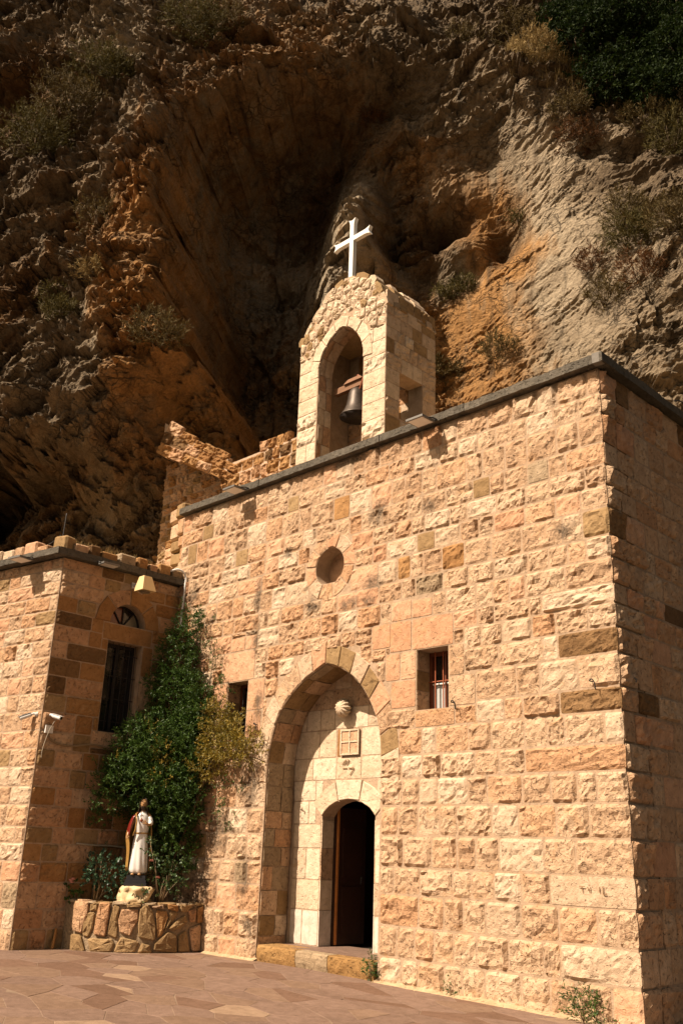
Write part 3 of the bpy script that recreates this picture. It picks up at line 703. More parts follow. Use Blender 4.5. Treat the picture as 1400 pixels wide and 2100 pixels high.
# step in front of the door: three rough blocks and a worn top
for x0, x1, m in ((-2.055, -1.18, M_STEP), (-1.17, -.50, M_GREYST), (-.49, .415, M_STEP)):
    mb = MB(); n = 8; V = []
    for i in range(n+1):
        x = x0+(x1-x0)*i/n; e = .018*float(perlin(x*5, 1, 2)); e2 = .016*float(perlin(x*7, 3, 2)); zt = .232-.009*(x+2.06)
        V += [(x, .01, gz(x)-.02), (x, -.03+e, gz(x)-.02), (x, -.055+e2, .07), (x, -.06+e, .15), (x, -.05+e2, .205), (x, -.03, zt), (x, .40, zt+.004)]
    k = 7; mb.add(V, [(k*i+j, k*i+j+1, k*i+k+j+1, k*i+k+j) for i in range(n) for j in range(k-1)]+[tuple(range(k)), tuple(k*n+j for j in range(k))[::-1]])
    mb.build('step_block', m, church, smooth=False)
mb = MB(); mb.box((-.82, .66, .11), (2.6, 1.0, .238)); mb.build('threshold', M_FLAG, church)
# open door leaf, frame
mb = MB()
mb.box((-1.375, .94, 1.24), (.05, .08, 2.0)); mb.build('door_post', M_WOODD, church)
mb = MB(); mb.box((-.255, .94, 1.24), (.05, .08, 2.0)); mb.build('door_post', M_WOODD, church)
leaf = MB(); L0 = Vector((-1.35, .94, 0)); dirv = Vector((.10, 1, 0)).normalized(); ang = math.atan2(dirv.y, dirv.x)
leaf.box(L0+dirv*.30+Vector((0, 0, 1.28)), (.58, .045, 2.06), ang)
dr = leaf.build('door_leaf', M_WOODD, church)
mb = MB()
for zc, h in ((.75, .7), (1.62, .75)): mb.box(L0+dirv*.30+Vector((.03, -.01, zc)), (.40, .03, h), ang)
mb.build('door_panel', M_WOODD, dr)
mb = MB(); mb.box(L0+Vector((.022, -.012, 1.28)), (.035, .03, 2.06), ang); mb.build('sunlit_door_edge', M_SUNEDGE, dr)  # bright strip paints the sunlight on the leaf's edge
mb = MB(); mb.tube([(-1.25, 1.40, 1.25), (-1.22, 1.39, 1.25), (-1.215, 1.37, 1.14)], .012, 6); mb.build('door_handle', M_IRON, dr)
# small windows
def small_window(a, b, z0, z1, yf, curtain):
    w = MB(); t = .05
    w.box(((a+b)/2, yf, z0+t/2), (b-a, .06, t)); w.box(((a+b)/2, yf, z1-t/2), (b-a, .06, t)); w.box((a+t/2, yf, (z0+z1)/2), (t, .058, z1-z0-2*t)); w.box((b-t/2, yf, (z0+z1)/2), (t, .058, z1-z0-2*t))
    w.box(((a+b)/2, yf+.005, (z0+z1)/2), (.035, .05, z1-z0-2*t)); 
    fo = w.build('window_frame', M_WOODR, church)
    g = MB(); g.box(((a+b)/2, yf+.03, (z0+z1)/2), (b-a-.02, .006, z1-z0-.02)); g.build('pane', M_GLASSD, fo)
    for k in range(3):
        x = a+(b-a)*(k+1)/4; g = MB(); g.tube([(x, yf-.075, z0+.005), (x, yf-.075, z1-.005)], .010, 7); g.build('window_bar', M_RED if curtain else M_IRON, fo)
    g = MB(); g.tube([(a, yf-.06, (z0+z1)/2), (b, yf-.06, (z0+z1)/2)], .008, 6); g.build('window_bar', M_RED if curtain else M_IRON, fo)
    if curtain:
        g = MB(); n = 14; V = []
        for i in range(n+1):
            x = a+.05+(b-a-.1)*i/n; y = yf+.012+.006*math.sin(i*1.7); V += [(x, y, z0+.05), (x, y, z0+(z1-z0)*.46)]
        g.add(V, [(2*i, 2*i+2, 2*i+3, 2*i+1) for i in range(n)]); g.build('half_curtain', M_CURT, fo, fix=False)
        g = MB(); g.tube([(a+.04, yf-.005, z0+(z1-z0)*.465), (b-.04, yf-.005, z0+(z1-z0)*.465)], .013, 6); g.build('curtain_rod', M_WHITE, fo)
small_window(*WR, .33, True); small_window(*WL, .33, False)
# reveal stones of the small windows
for (a, b, z0, z1) in (WR, WL):
    h = (z1-z0)/3
    for k in range(3):
        for x, s in ((a, 1), (b, -1)):
            mb = MB(); mb.box((x+s*.003, .145, z0+h*(k+.5)), (.012, .27, h-.014)); mb.build('reveal_stone', random.choice([M_OCHRE, M_PALE, M_DARKST]), front)
# back of the round opening
mb = MB(); mb.box((-.8, .345, 6.13), (.9, .05, .9)); mb.build('opening_back', M_PINK, front)

# ---------------------------------------------------------------- bell tower
tower = thing('bell_tower', 'small gabled stone bell tower with an open arch standing on the church roof', 'bell tower', (-1.12, 1.1, 8.1))
TA = smooth_curve([(-1.72, 10.2), (-1.71, 10.43), (-1.62, 10.68), (-1.42, 10.92), (-1.12, 11.08), (-.84, 10.93), (-.65, 10.69), (-.55, 10.43), (-.535, 10.2)], 3)
GAB = [(.02, 11.10), (-.10, 11.42), (-.27, 11.72), (-.45, 11.88), (-.8, 12.07), (-1.12, 12.13), (-1.36, 12.05), (-1.68, 11.80), (-1.97, 11.55), (-2.19, 11.28), (-2.26, 11.06)]
mb = MB(); mb.plate([[(-2.26, 8.14), (-1.72, 8.14)]+TA+[(-.535, 8.14), (.02, 8.14)]+GAB], .4, .76); tfront = mb.build('front_wall', M_MORTAR, tower)
mb = MB(); mb.plate([[(-2.26, 8.14), (-1.5, 8.14), (-1.5, 9.0), (-1.3, 9.25), (-1.0, 9.25), (-.8, 9.0), (-.8, 8.14), (.02, 8.14)]+GAB], 1.44, 1.8); tback = mb.build('back_wall', M_MORTAR, tower)
ft = Frame((.02, 0, 0), math.pi/2); fl_ = Frame((-2.26, 0, 0), math.pi/2)
mb = MB(); mb.plate([[(.765, 8.14), (1.435, 8.14), (1.435, 11.3), (.765, 11.3)], rect(.78, 1.42, 8.92, 9.84)], 0, .34, frame=ft); tside = mb.build('side_wall', M_MORTAR, tower)
mb = MB(); mb.plate([[(.765, 8.14), (1.435, 8.14), (1.435, 11.3), (.765, 11.3)]], -.34, 0, frame=fl_); mb.build('side_wall', M_MORTAR, tower)
mb = MB(); mb.plate([[(-2.22, 11.1), (-.02, 11.1)]+[(a*.985-.017, b-.03) for a, b in GAB[1:-1]]], .762, 1.438); mb.build('vault', M_PLASTER, tower)
MT = Masonry()
TZ = [8.14, 8.5, 8.86, 9.2, 9.5, 9.82, 10.12, 10.42, 10.72, 11.0, 11.28]
FT = Frame((0, .4, 0), 0)
def t_arch(z):
    if z < 10.3: return (-1.73, -.525)
    if z > 11.12: return None
    q = [p for p in TA]
    l = [p for p in q if p[0] <= -1.12]; r = [p for p in q if p[0] >= -1.12][::-1]
    f = lambda L: np.interp(z, [p[1] for p in L], [p[0] for p in L])
    return (float(f(l))-.02, float(f(r))+.02)
def pick_t(x, z): return (M_LIGHT if random.random() < .9 else M_CREAM, 'smooth' if random.random() < .75 else 'rough', random.uniform(.8, 1.6) if z else 1)
courses(MT, tfront, FT, TZ[:9], -2.26, .02, [], pick_t, (.26, .5), 'smooth', .014, arch=t_arch)
def gx(z): 
    l = [p for p in GAB if p[0] <= -1.12][::-1]; r = [p for p in GAB if p[0] >= -1.12]
    return (float(np.interp(z, [p[1] for p in l], [p[0] for p in l])), float(np.interp(z, [p[1] for p in r], [p[0] for p in r])))
gp = []
for i in range(13):
    for j in range(9):
        x = -2.2+i*.185+(j % 2)*.09+random.uniform(-.07, .07); z = 10.68+j*.17+random.uniform(-.05, .05); a, b = gx(z)
        ar = t_arch(z-.02)
        if a+.02 < x < b-.02 and not (ar and ar[0]-.24 < x < ar[1]+.24) and not (z > 11.05 and z < 11.3 and abs(x+1.12) < .32): gp.append((x, z))
keepn = len(gp)
for x in np.arange(-2.2, .1, .13):
    for z in np.arange(10.5, 11.35, .13):
        ar = t_arch(z-.02)
        if (ar and ar[0]-.24 < x < ar[1]+.24) or (z > 11.05 and z < 11.3 and abs(x+1.12) < .32): gp.append((x+random.uniform(-.02, .02), z+random.uniform(-.02, .02)))
for p, c in zip(gp[:keepn], voronoi_cells(gp, [(p_[0]*.995-.005, p_[1]) for p_ in ([(-2.26, 10.7), (.02, 10.7)]+GAB)], .02)):
    if c is None or len(c) < 3: continue
    cx_ = np.mean(c, 0); c2 = []
    for a, b in zip(c, c[1:]+c[:1]):
        for f in (.15, .85): c2.append((a[0]+(b[0]-a[0])*f+random.uniform(-.008, .008), a[1]+(b[1]-a[1])*f+random.uniform(-.008, .008)))
    poly_stone(tfront, 'rubble_stone', c2, lambda x, y, z: Vector((x, .4+y, z)), random.uniform(-.04, -.005), .03, random.choice([M_CREAM]+[M_LIGHT]*6+[M_DARKST]), .02, .01, nz=.008)
FTS = Frame((.02, 0, 0), math.pi/2)
courses(MT, tside, FTS, [8.14, 8.5, 8.9, 9.25, 9.55, 9.84, 10.15, 10.45, 10.68, 10.95, 11.2, 11.45], .40, 1.8, [(.78, 1.42, 8.92, 9.84)], lambda x, z: (random.choice([M_CREAM, M_LIGHT, M_CREAM, M_DARKST, M_CREAM]), random.choice(['rough', 'smooth', 'smooth']), .8), (.2, .46), 'smooth', .014)
MT.flush(300)
INt = TA; OUt = [(-1.95, 10.2), (-1.93, 10.55), (-1.78, 10.9), (-1.5, 11.15), (-1.12, 11.32), (-.74, 11.16), (-.47, 10.92), (-.33, 10.55), (-.31, 10.2)]
ring_stones(tfront, 'arch_voussoir', INt, OUt, 7, [M_LIGHT], -.025, .03, frame=lambda x, y, z: Vector((x, .4+y, z)), jit=.12)
# inner faces of the belfry: stones on the left inner wall and the back wall
MI = Masonry()
courses(MI, tback, Frame((0, 1.44, 0), 0), [8.14, 8.5, 8.85, 9.27, 9.6, 9.95, 10.3, 10.65, 11.05], -1.92, -.32, [(-1.52, -.78, 8.1, 9.26)], lambda x, z: (random.choice([M_OCHRE, M_RUST, M_CREAM]), random.choice(['rough', 'smooth']), .8), (.22, .45))
MI.flush(300)
soffit([(-1.725, 8.2), (-1.72, 9.4), (-1.72, 10.15)]+TA+[(-.535, 9.4), (-.535, 8.2)], -1, 0, 'soffit_stone', tfront, [M_CREAM, M_OCHRE, M_LIGHT], .415, .76, .012)
# capping stones on the gable slopes
for i in range(len(GAB)-1):
    a, b = Vector(GAB[i]), Vector(GAB[i+1]); L = (b-a).length; d = (b-a)/L; nrm = Vector((d.y, -d.x)); nrm = nrm if nrm.y > 0 or abs(nrm.y) < .2 else -nrm
    if nrm.y < 0: nrm = -nrm
    y = .38
    while y < 1.8:
        w = random.uniform(.16, .34); w = min(w, 1.83-y); th = random.uniform(.015, .11); mb = MB(); V = []
        for yy in (y+.008, y+w-.008):
            for s, o in ((.01, -.06), (.02, th*.7), (L*.5, th+random.uniform(-.01, .015)), (L-.02, th*.7), (L-.01, -.06)):
                p = a+d*s+nrm*o; V.append((p.x, yy+random.uniform(-.006, .006), p.y))
        mb.add(V, [(0, 1, 6, 5), (1, 2, 7, 6), (2, 3, 8, 7), (3, 4, 9, 8), (4, 3, 2, 1, 0), (5, 6, 7, 8, 9)])
        mb.build('capping_stone', random.choice([M_CREAM, M_LIGHT, M_GREYST, M_DARKST]), tower, smooth=False); y += w
# white cross with flared ends
mb = MB()
def flared(cx, cz, L, along, y=.74, w=.105, t=.09, only=None):
    pts = []; hw = w/2
    half = [(-L/2, hw*.35), (-L/2-.035, hw*1.75), (-L/2+.03, hw*1.25), (-L/2+.10, hw)] if only != 'top' else [(-L/2, hw), (-L/2+.02, hw)]
    top = half+[(-p, q) for p, q in half[::-1]] if only != 'top' else half+[(L/2-.10, hw), (L/2-.03, hw*1.25), (L/2+.035, hw*1.75), (L/2, hw*.35)]
    poly = top+[(p, -q) for p, q in top[::-1]]
    if along == 'x': mb.prism([(cx+p, cz+q) for p, q in poly], y-t/2, y+t/2)
    else: mb.prism([(cx+q, cz+p) for p, q in poly], y-t/2-.003, y+t/2+.003)
flared(-1.245, 13.33, .93, 'x', only=None)
flared(-1.245, 13.0, 1.56, 'z', only='top')
cross = tag(mb.build('cross', M_WHITE, loc=(-1.245, .74, 12.2)), 'white cross with flared ends standing on the gable of the bell tower', 'cross')
# bell
bell = thing('bell', 'dark bronze bell hanging in the open arch of the bell tower', 'bell', (-1.1, .83, 9.4))
BX, BY, BZ = -1.1, .84, 9.32
mb = MB(); mb.lathe([(.325, 0), (.31, .03), (.25, .12), (.21, .22), (.185, .34), (.17, .46), (.145, .55), (.09, .60), (.0, .61)], (BX, BY, BZ), 32); 
mb.build('bell_shell', M_BRONZE, bell, smooth=True)
mb = MB(); mb.lathe([(.315, -.004), (.29, .02), (.225, .14), (.16, .36), (.0, .48)], (BX, BY, BZ), 32); mb.build('bell_inside', M_BRONZE2, bell, smooth=True)
mb = MB(); mb.tube([(BX, BY, BZ+.4), (BX+.02, BY, BZ+.1), (BX+.03, BY, BZ+.0)], [.015, .015, .035], 8); mb.build('clapper', M_IRON, bell)
mb = MB(); mb.box((BX, BY, BZ+.70), (1.16, .10, .13)); mb.box((BX-.05, BY-.02, BZ+.80), (.5, .14, .09), 0, taper=.6); mb.build('yoke', plain_mat('yoke_wood', (.22, .11, .055), .8, .25, 14, .3), bell)
mb = MB()
for dx in (-.07, .07): mb.tube([(BX+dx*.5, BY, BZ+.52), (BX+dx, BY, BZ+.60), (BX+dx, BY, BZ+.82), (BX, BY, BZ+.9)], .018, 6)
mb.tube([(BX+.1, BY-.06, BZ+.5), (BX+.2, BY-.08, BZ+.68), (BX+.28, BY-.06, BZ+.9)], .016, 6)
mb.build('bell_strap', M_RED, bell)
# ---------------------------------------------------------------- annexe on the left
annexe = thing('annexe', 'lower flat roofed stone annexe at the left with a tall arched window', 'annexe', (-6.6, 0, 0))
AO = (-5.05, -2.61, 0)
FA = Frame(AO, math.radians(10)); FB = Frame(AO, math.pi/2)
AW = (1.115, 1.86, 3.52, 5.17)
LC = (1.49, 5.50, .385)
lun = [(LC[0]-LC[2], LC[1])]+[(LC[0]-LC[2]*math.cos(a), LC[1]+LC[2]*1.05*math.sin(a)) for a in np.linspace(.12, math.pi-.12, 15)]+[(LC[0]+LC[2], LC[1])]
mb = MB(); mb.plate([[(-7, -.3), (0, -.3), (0, 6.49), (-7, 6.49)]], .003, .5, frame=FA); afront = mb.build('front_wall', M_MORTAR, annexe)
mb = MB(); mb.plate([[(.01, -.3), (2.62, -.3), (2.62, 6.49), (.01, 6.49)], rect(*AW), lun], 0, .45, frame=FB); aside = mb.build('side_wall', M_MORTAR, annexe)
mb = MB(); mb.plate([[(.4, .05), (2.6, .05), (2.6, 6.4), (.4, 6.4)]], 1.6, 1.7, frame=FB); mb.build('dark_backing', M_DARK, annexe)  # added dark sheet in place of the shade behind the window
c0 = Vector((-5.05+.15, -2.61-.19, 0))
cornice(annexe, FA(-7, -.16, 0), c0, FA.en, 6.505, 6.625, 7, .8); cornice(annexe, c0+Vector((0, .02, 0)), Vector((-5.05+.15, -.03, 0)), (1, 0, 0), 6.506, 6.627, 90)
mb = MB(); q = [FA(-7, .1, 6.56), Vector((-5.08, -2.5, 6.56)), Vector((-5.08, -.02, 6.56)), Vector((-7, 4, 6.56)), Vector((-13, 4, 6.56))]
mb.add(q+[p+Vector((0, 0, -.1)) for p in q], [(0, 1, 2, 3, 4), (9, 8, 7, 6, 5)]+[(i, (i+1) % 5, (i+1) % 5+5, i+5) for i in range(5)]); mb.build('roof', M_PLASTER, annexe)
MA = Masonry()
ZA = [-.15, .30, .60, 1.0, 1.32, 1.60, 1.86, 2.2, 2.5, 2.82, 3.12, 3.42, 3.75, 4.05, 4.37, 4.68, 4.98, 5.26, 5.52, 5.80, 6.06, 6.30, 6.5]
def pick_af(x, z):
    r = random.random(); return ((M_PALE if r < .5 else M_OCHRE if r < .68 else M_PINK if r < .82 else M_DARKST if r < .86 else M_CREAM), None, random.uniform(.45, .9))
courses(MA, afront, FA, ZA, -2.6, -.0, [(-.36, 0, .60, 1.0)], pick_af, (.24, .62), joint=.022, seen=1.2)
MA.put(afront, FA, -.36, 0, .60, 1.0, 'rough', M_GREYST, force=True)
def pick_as(x, z):  # browner, darker mix puts this side's shade into the stone colour
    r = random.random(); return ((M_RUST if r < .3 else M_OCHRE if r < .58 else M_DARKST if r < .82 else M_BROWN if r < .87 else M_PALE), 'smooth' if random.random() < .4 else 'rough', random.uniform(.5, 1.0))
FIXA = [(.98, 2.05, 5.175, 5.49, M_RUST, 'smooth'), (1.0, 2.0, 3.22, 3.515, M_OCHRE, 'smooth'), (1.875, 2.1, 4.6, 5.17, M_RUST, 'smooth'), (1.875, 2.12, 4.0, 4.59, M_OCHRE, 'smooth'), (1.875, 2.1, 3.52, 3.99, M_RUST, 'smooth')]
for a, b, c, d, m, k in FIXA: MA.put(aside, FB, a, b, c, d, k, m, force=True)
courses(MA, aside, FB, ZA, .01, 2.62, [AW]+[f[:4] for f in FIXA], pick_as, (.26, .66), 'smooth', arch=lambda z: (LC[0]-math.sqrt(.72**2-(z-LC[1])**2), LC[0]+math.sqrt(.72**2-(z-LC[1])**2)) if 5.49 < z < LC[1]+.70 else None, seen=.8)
MA.flush(300)
li = [(LC[0]-LC[2]*math.cos(a), LC[1]+LC[2]*1.05*math.sin(a)) for a in np.linspace(.0, math.pi, 31)]
lo = [(LC[0]-.72*math.cos(a), LC[1]+.71*math.sin(a)) for a in np.linspace(.0, math.pi, 31)]
ring_stones(aside, 'arch_voussoir', li, lo, 4, [M_RUST, M_OCHRE, M_RUST], -.018, .03, frame=FB, jit=.05)
# fan light and tall barred window
fan = MB(); cx, cz = LC[0], LC[1]+.005
fan.plate([[(x, z) for x, z in lun], [(cx+(x-cx)*.9, cz+.02+(z-cz)*.9) for x, z in lun][::-1]], .20, .25, frame=FB)
for a in (math.pi*.29, math.pi*.5, math.pi*.70):
    d = Vector((math.cos(a), math.sin(a))); n = Vector((-d.y, d.x))*.011; A = Vector((cx, cz)); B = A+d*.375
    fan.prism([tuple(A-n), tuple(B-n), tuple(B+n), tuple(A+n)], .195, .235, frame=FB)
fanlight = fan.build('fan_light', M_IRON, annexe)
for a0, a1, m in ((math.pi*.71, math.pi*.985, M_GLASSR), (math.pi*.51, math.pi*.69, M_GLASSR), (math.pi*.30, math.pi*.49, M_GLASSD), (math.pi*.015, math.pi*.28, M_GLASSG)):
    g = MB(); g.prism([(cx, cz)]+[(cx+.36*math.cos(a), cz+.375*math.sin(a)) for a in np.linspace(a0, a1, 6)], .222, .228, frame=FB); g.build('pane', m, fanlight)
w = MB(); a, b, z0, z1 = AW
for (p, q, r, s_) in ((a, a+.06, z0, z1), (b-.06, b, z0, z1), (a+.06, b-.06, z0, z0+.06), (a+.06, b-.06, z1-.06, z1), ((a+b)/2-.03, (a+b)/2+.03, z0+.06, z1-.06)): w.plate([rect(p, q, r, s_)], .26, .32, frame=FB)
tw = w.build('window_frame', M_IRON, annexe)
for p, q in ((a+.06, (a+b)/2-.03), ((a+b)/2+.03, b-.06)):
    g = MB(); g.plate([rect(p, q, z0+.06, z1-.06)], .30, .306, frame=FB); g.build('pane', M_GLASSD, tw)
for k in range(6):
    x = a+(b-a)*(k+.5)/6; g = MB(); g.tube([FB(x, .12, z0+.003), FB(x, .12, z1-.003)], .009, 6); g.build('window_bar', M_IRON, tw)
for k in range(4):
    zz = z0+(z1-z0)*(k+.5)/4; g = MB(); g.tube([FB(a+.003, .135, zz), FB(b-.003, .135, zz)], .008, 6); g.build('window_bar', M_IRON, tw)
# loose row of stones along the roof edge
def block(mb, c, d, rz, seed):
    hx, hy, hz = [v/2 for v in d]; V = []
    for z in (-1, 1):
        for y in (-1, 1):
            for x in (-1, 1):
                j = Vector((perlin(x*3+seed, y*2, z), perlin(y*3, seed, z*2), perlin(z*3, x, seed*1.3)))*.12
                V.append(Matrix.Rotation(rz, 3, 'Z') @ Vector(((x*.94+j.x)*hx, (y*.94+j.y)*hy, (z*.95+j.z)*hz))+Vector(c))
    mb.add(V, [(0, 2, 3, 1), (4, 5, 7, 6), (0, 1, 5, 4), (2, 6, 7, 3), (0, 4, 6, 2), (1, 3, 7, 5)])
y = -2.45; k = 0
import bmesh
def bevel_block(parent, name, c, d, rz, seed, mat):
    mb = MB(); block(mb, c, d, rz, seed); o = mb.build(name, mat, parent)
    bm = bmesh.new(); bm.from_mesh(o.data); bmesh.ops.bevel(bm, geom=bm.edges[:], offset=min(d)*.13, segments=1, affect='EDGES', profile=.6); bm.to_mesh(o.data); bm.free(); return o
while y < -.15:
    L = random.uniform(.22, .42); h = random.uniform(.16, .26)
    bevel_block(annexe, 'parapet_stone', (-5.12, y+L/2, 6.627+h/2), (.28, L*.95, h), random.uniform(-.06, .06), k*3.1, random.choice([M_OCHRE, M_RUST, M_BROWN, M_PALE, M_GREYST])); y += L; k += 1
x = -.35
while x > -2.6:
    L = random.uniform(.24, .44); h = random.uniform(.14, .3); p = FA(x-L/2, .02, 6.625+h/2)
    bevel_block(annexe, 'parapet_stone', p, (L*.95, .26, h), FA.ang+random.uniform(-.05, .05), k*2.7, random.choice([M_PALE, M_CREAM, M_OCHRE, M_PINK])); x -= L; k += 1
bevel_block(annexe, 'parapet_stone', (-5.2, -2.55, 6.627+.15), (.36, .3, .3), .3, 5.5, M_DARKST)

# ---------------------------------------------------------------- rubble retaining walls above the annexe
rub = thing('rubble_wall', 'rough brown rubble wall climbing from the church roof to the cliff', 'wall', (-6, 1.2, 6.5))
FC = Frame((0, 1.25, 0), 0)
def rubble(M, parent, fr, top, bot, x0, x1, hs, ws, mats, amp=(.8, 1.4)):
    z = bot
    while z < 13:
        h = random.uniform(*hs); x = x0+random.uniform(-.1, 0)
        while x < x1:
            w = random.uniform(*ws)
            if z+h*.35 < top(x+w/2) and z > -5: M.put(parent, fr, x, x+w, z+random.uniform(-.02, .02), z+h+random.uniform(-.02, .02), 'rough', random.choice(mats), .02, random.uniform(*amp), tilt=.1)
            x += w
        z += h
topC = lambda x: 10.5-(x+8.0)*.30
mb = MB(); mb.plate([[(-7.9, 6.6), (-4.4, 6.6), (-4.4, 9.1), (-7.9, 10.3)]], .0, .6, frame=FC); rc = mb.build('rubble_core', M_MORTAR, rub)
MC = Masonry(); rubble(MC, rc, FC, topC, 7.3, -7.85, -4.5, (.14, .22), (.14, .34), [M_OCHRE, M_PALE, M_OCHRE, M_DARKST, M_RUST])
# overhanging parapet in front: two arms meeting in a V
ua = Vector((-6.8, .36, 0)); ub = Vector((-5.1, .95, 0)); da = ub-ua; FP = Frame((ua.x, ua.y, 0), math.atan2(da.y, da.x)); La = da.length
zb = lambda t: 10.0-.87*t/La; zt = lambda t: 10.86-1.19*t/La+.05*math.sin(t*5)
mb = MB(); mb.plate([[(0, zb(0)+.13), (La, zb(La)+.13), (La, zt(La)-.05), (0, zt(0)-.05)]], 0, .45, frame=FP); rp = mb.build('parapet_core', M_MORTAR, rub)
M_RW = [M_RUST, M_RUST, M_BROWN, M_OCHRE]
slA = math.atan2(1.03, La); 
for r in range(3):
    t = -.12+.1*r
    while t < La-.05:
        w = random.uniform(.26, .42); tm = min(t+w/2, La); h = (zt(tm)-zb(tm))/3+.01
        if h > .08: MC.put(rp, FP, t-.02, t+w/math.cos(slA)*.98, zb(tm)+h*r, zb(tm)+h*(r+1), 'rough', random.choice(M_RW), .014, random.uniform(1.2, 2.2), tilt=.06, rot0=slA, seen=3)
        t += w
FQ = Frame((0, 1.05, 0), 0)
mb = MB(); mb.plate([[(-5.3, 8.0), (-2.3, 8.0), (-2.3, 9.56), (-5.3, 9.56)]], 0, .45, frame=FQ); rq = mb.build('parapet_core', M_MORTAR, rub)
rubble(MC, rq, FQ, lambda x: 9.62+.06*math.sin(x*3)+(.0), 8.2, -5.3, -2.3, (.22, .3), (.22, .4), M_RW+[M_OCHRE], (1.0, 1.8))
MC.flush(300)
# broken end of the church wall beside the annexe: big tumbled blocks
butt = thing('broken_wall_end', 'stack of large rough blocks at the left end of the church wall above the annexe', 'wall', (-5.9, .4, 6.6))
z = 6.6; k = 0
while z < 8.45:
    h = random.uniform(.26, .42); x = -5.2-.04*k
    for j in range(3):
        w = random.uniform(.3, .62) if j else random.uniform(.2, .32)
        if z > 7.6 and j == 2: continue
        bevel_block(butt, 'block', (x-w/2, .42+.16*j, z+h/2), (w*.97, .5+.1*random.random(), h*.97), random.uniform(-.12, .12), k*7.7+j*1.9, random.choice([M_PALE, M_DARKST, M_OCHRE, M_GREYST, M_PALE])); x -= w
    z += h; k += 1

# ---------------------------------------------------------------- planter
planter = thing('planter', 'curved raised planter of brown field stones in the corner between annexe and church', 'planter', (-4.3, -.7, -.03))
PR = (1.53, 1.72); PCX, PCY = -5.05, 0.0
def pl_pt(t, out=0.0, z=0.0):  # t along the curve in metres from the annexe wall to the church wall
    a = t/2.5*math.pi/2; d = Vector((math.sin(a), -math.cos(a), 0)); n = Vector((math.sin(a)/PR[0], -math.cos(a)/PR[1], 0)).normalized()
    return Vector((PCX+PR[0]*d.x, PCY+PR[1]*d.y, z))+n*out
PFR = lambda x, y, z: pl_pt(x, -y, z)
mb = MB(); n = 24; V = []
for i in range(n+1):
    t = 2.5*i/n; V += [pl_pt(t, -.02, -.1), pl_pt(t, -.02, .70), pl_pt(t, -.26, .72), pl_pt(t, -.26, -.1)]
mb.add(V, [(4*i+j, 4*i+(j+1) % 4, 4*i+4+(j+1) % 4, 4*i+4+j) for i in range(n) for j in range(4)]+[(0, 1, 2, 3), (4*n+3, 4*n+2, 4*n+1, 4*n)]); mb.build('mortar_core', M_GREYST, planter)
mb = MB(); V = [Vector((PCX+.01, -.01, .64))]+[pl_pt(2.5*i/12, -.2, .64) for i in range(13)]
mb.add(V, [(0, i, i+1) for i in range(1, 13)]); mb.build('soil', M_SOIL, planter)
PLS = [[(0.79, 0.73), (0.98, 0.73), (0.97, 0.51), (0.95, 0.23), (0.75, 0.24), (0.76, 0.5)], [(0.62, 0.72), (0.76, 0.73), (0.75, 0.59), (0.62, 0.59)], [(0.46, 0.55), (0.73, 0.58), (0.71, 0.33), (0.64, 0.2), (0.54, 0.21)], [(1.03, 0.7), (1.13, 0.69), (1.13, 0.44), (1.13, 0.2), (0.99, 0.24), (1.0, 0.5)], [(1.16, 0.64), (1.42, 0.66), (1.45, 0.5), (1.39, 0.38), (1.34, 0.24), (1.18, 0.29), (1.13, 0.46)], [(1.45, 0.65), (1.55, 0.73), (1.64, 0.63), (1.72, 0.41), (1.73, 0.18), (1.47, 0.23), (1.45, 0.38)], [(1.7, 0.64), (1.87, 0.63), (1.9, 0.53), (1.83, 0.27), (1.75, 0.22)], [(1.92, 0.63), (2.06, 0.6), (1.97, 0.48), (1.85, 0.3), (1.91, 0.51)], [(1.91, 0.36), (2.01, 0.47), (2.18, 0.57), (2.21, 0.47), (2.11, 0.38), (1.98, 0.33)], [(2.2, 0.65), (2.36, 0.67), (2.36, 0.45), (2.26, 0.46)], [(0.64, 0.19), (1.06, 0.2), (1.1, 0.12), (1.05, 0.01), (0.72, -0.01)], [(1.2, 0.23), (1.48, 0.17), (1.44, 0.01), (1.11, 0.0), (1.14, 0.1)], [(1.53, 0.15), (1.65, 0.12), (1.7, 0.01), (1.47, -0.0)], [(1.72, 0.14), (1.91, 0.32), (2.05, 0.27), (2.08, -0.0), (1.72, 0.04)], [(2.08, 0.27), (2.21, 0.34), (2.3, 0.01), (2.1, 0.01)], [(2.25, 0.35), (2.46, 0.43), (2.48, 0.01), (2.33, 0.01)], [(1.24, 0.72), (1.46, 0.72), (1.47, 0.68), (1.26, 0.67)], [(1.63, 0.69), (1.81, 0.73), (1.83, 0.66), (1.67, 0.66)], [(1.86, 0.73), (2.04, 0.72), (2.04, 0.62), (1.89, 0.65)], [(2.06, 0.73), (2.29, 0.73), (2.19, 0.61), (2.09, 0.62)], [(2.37, 0.67), (2.48, 0.71), (2.48, 0.45), (2.39, 0.45)], [(0.28, 0.73), (0.6, 0.73), (0.58, 0.5), (0.52, 0.25), (0.31, 0.29)], [(0.29, 0.24), (0.5, 0.23), (0.62, -0.02), (0.32, -0.03)]]
for c in PLS:
    c2 = []
    for a, b in zip(c, c[1:]+c[:1]):
        for f in (.1, .9): c2.append((a[0]+(b[0]-a[0])*f+random.uniform(-.006, .006), a[1]+(b[1]-a[1])*f+random.uniform(-.006, .006)))
    poly_stone(planter, 'field_stone', c2, PFR, random.uniform(-.04, -.012), .06, random.choice([M_DARKST, M_DARKST, M_DARKST, M_DARKST, M_RUST, M_OCHRE]), .02, .006, nz=.007)
t = .05
while t < 2.45:
    w = random.uniform(.16, .34); poly_stone(planter, 'coping_stone', [(t+.01, .705), (t+w*.5, .70), (t+w-.01, .705), (t+w-.02, .73+random.uniform(0, .03)), (t+.02, .73+random.uniform(0, .03))], PFR, -.01, .24, random.choice([M_DARKST, M_GREYST, M_OCHRE]), .02, .02); t += w
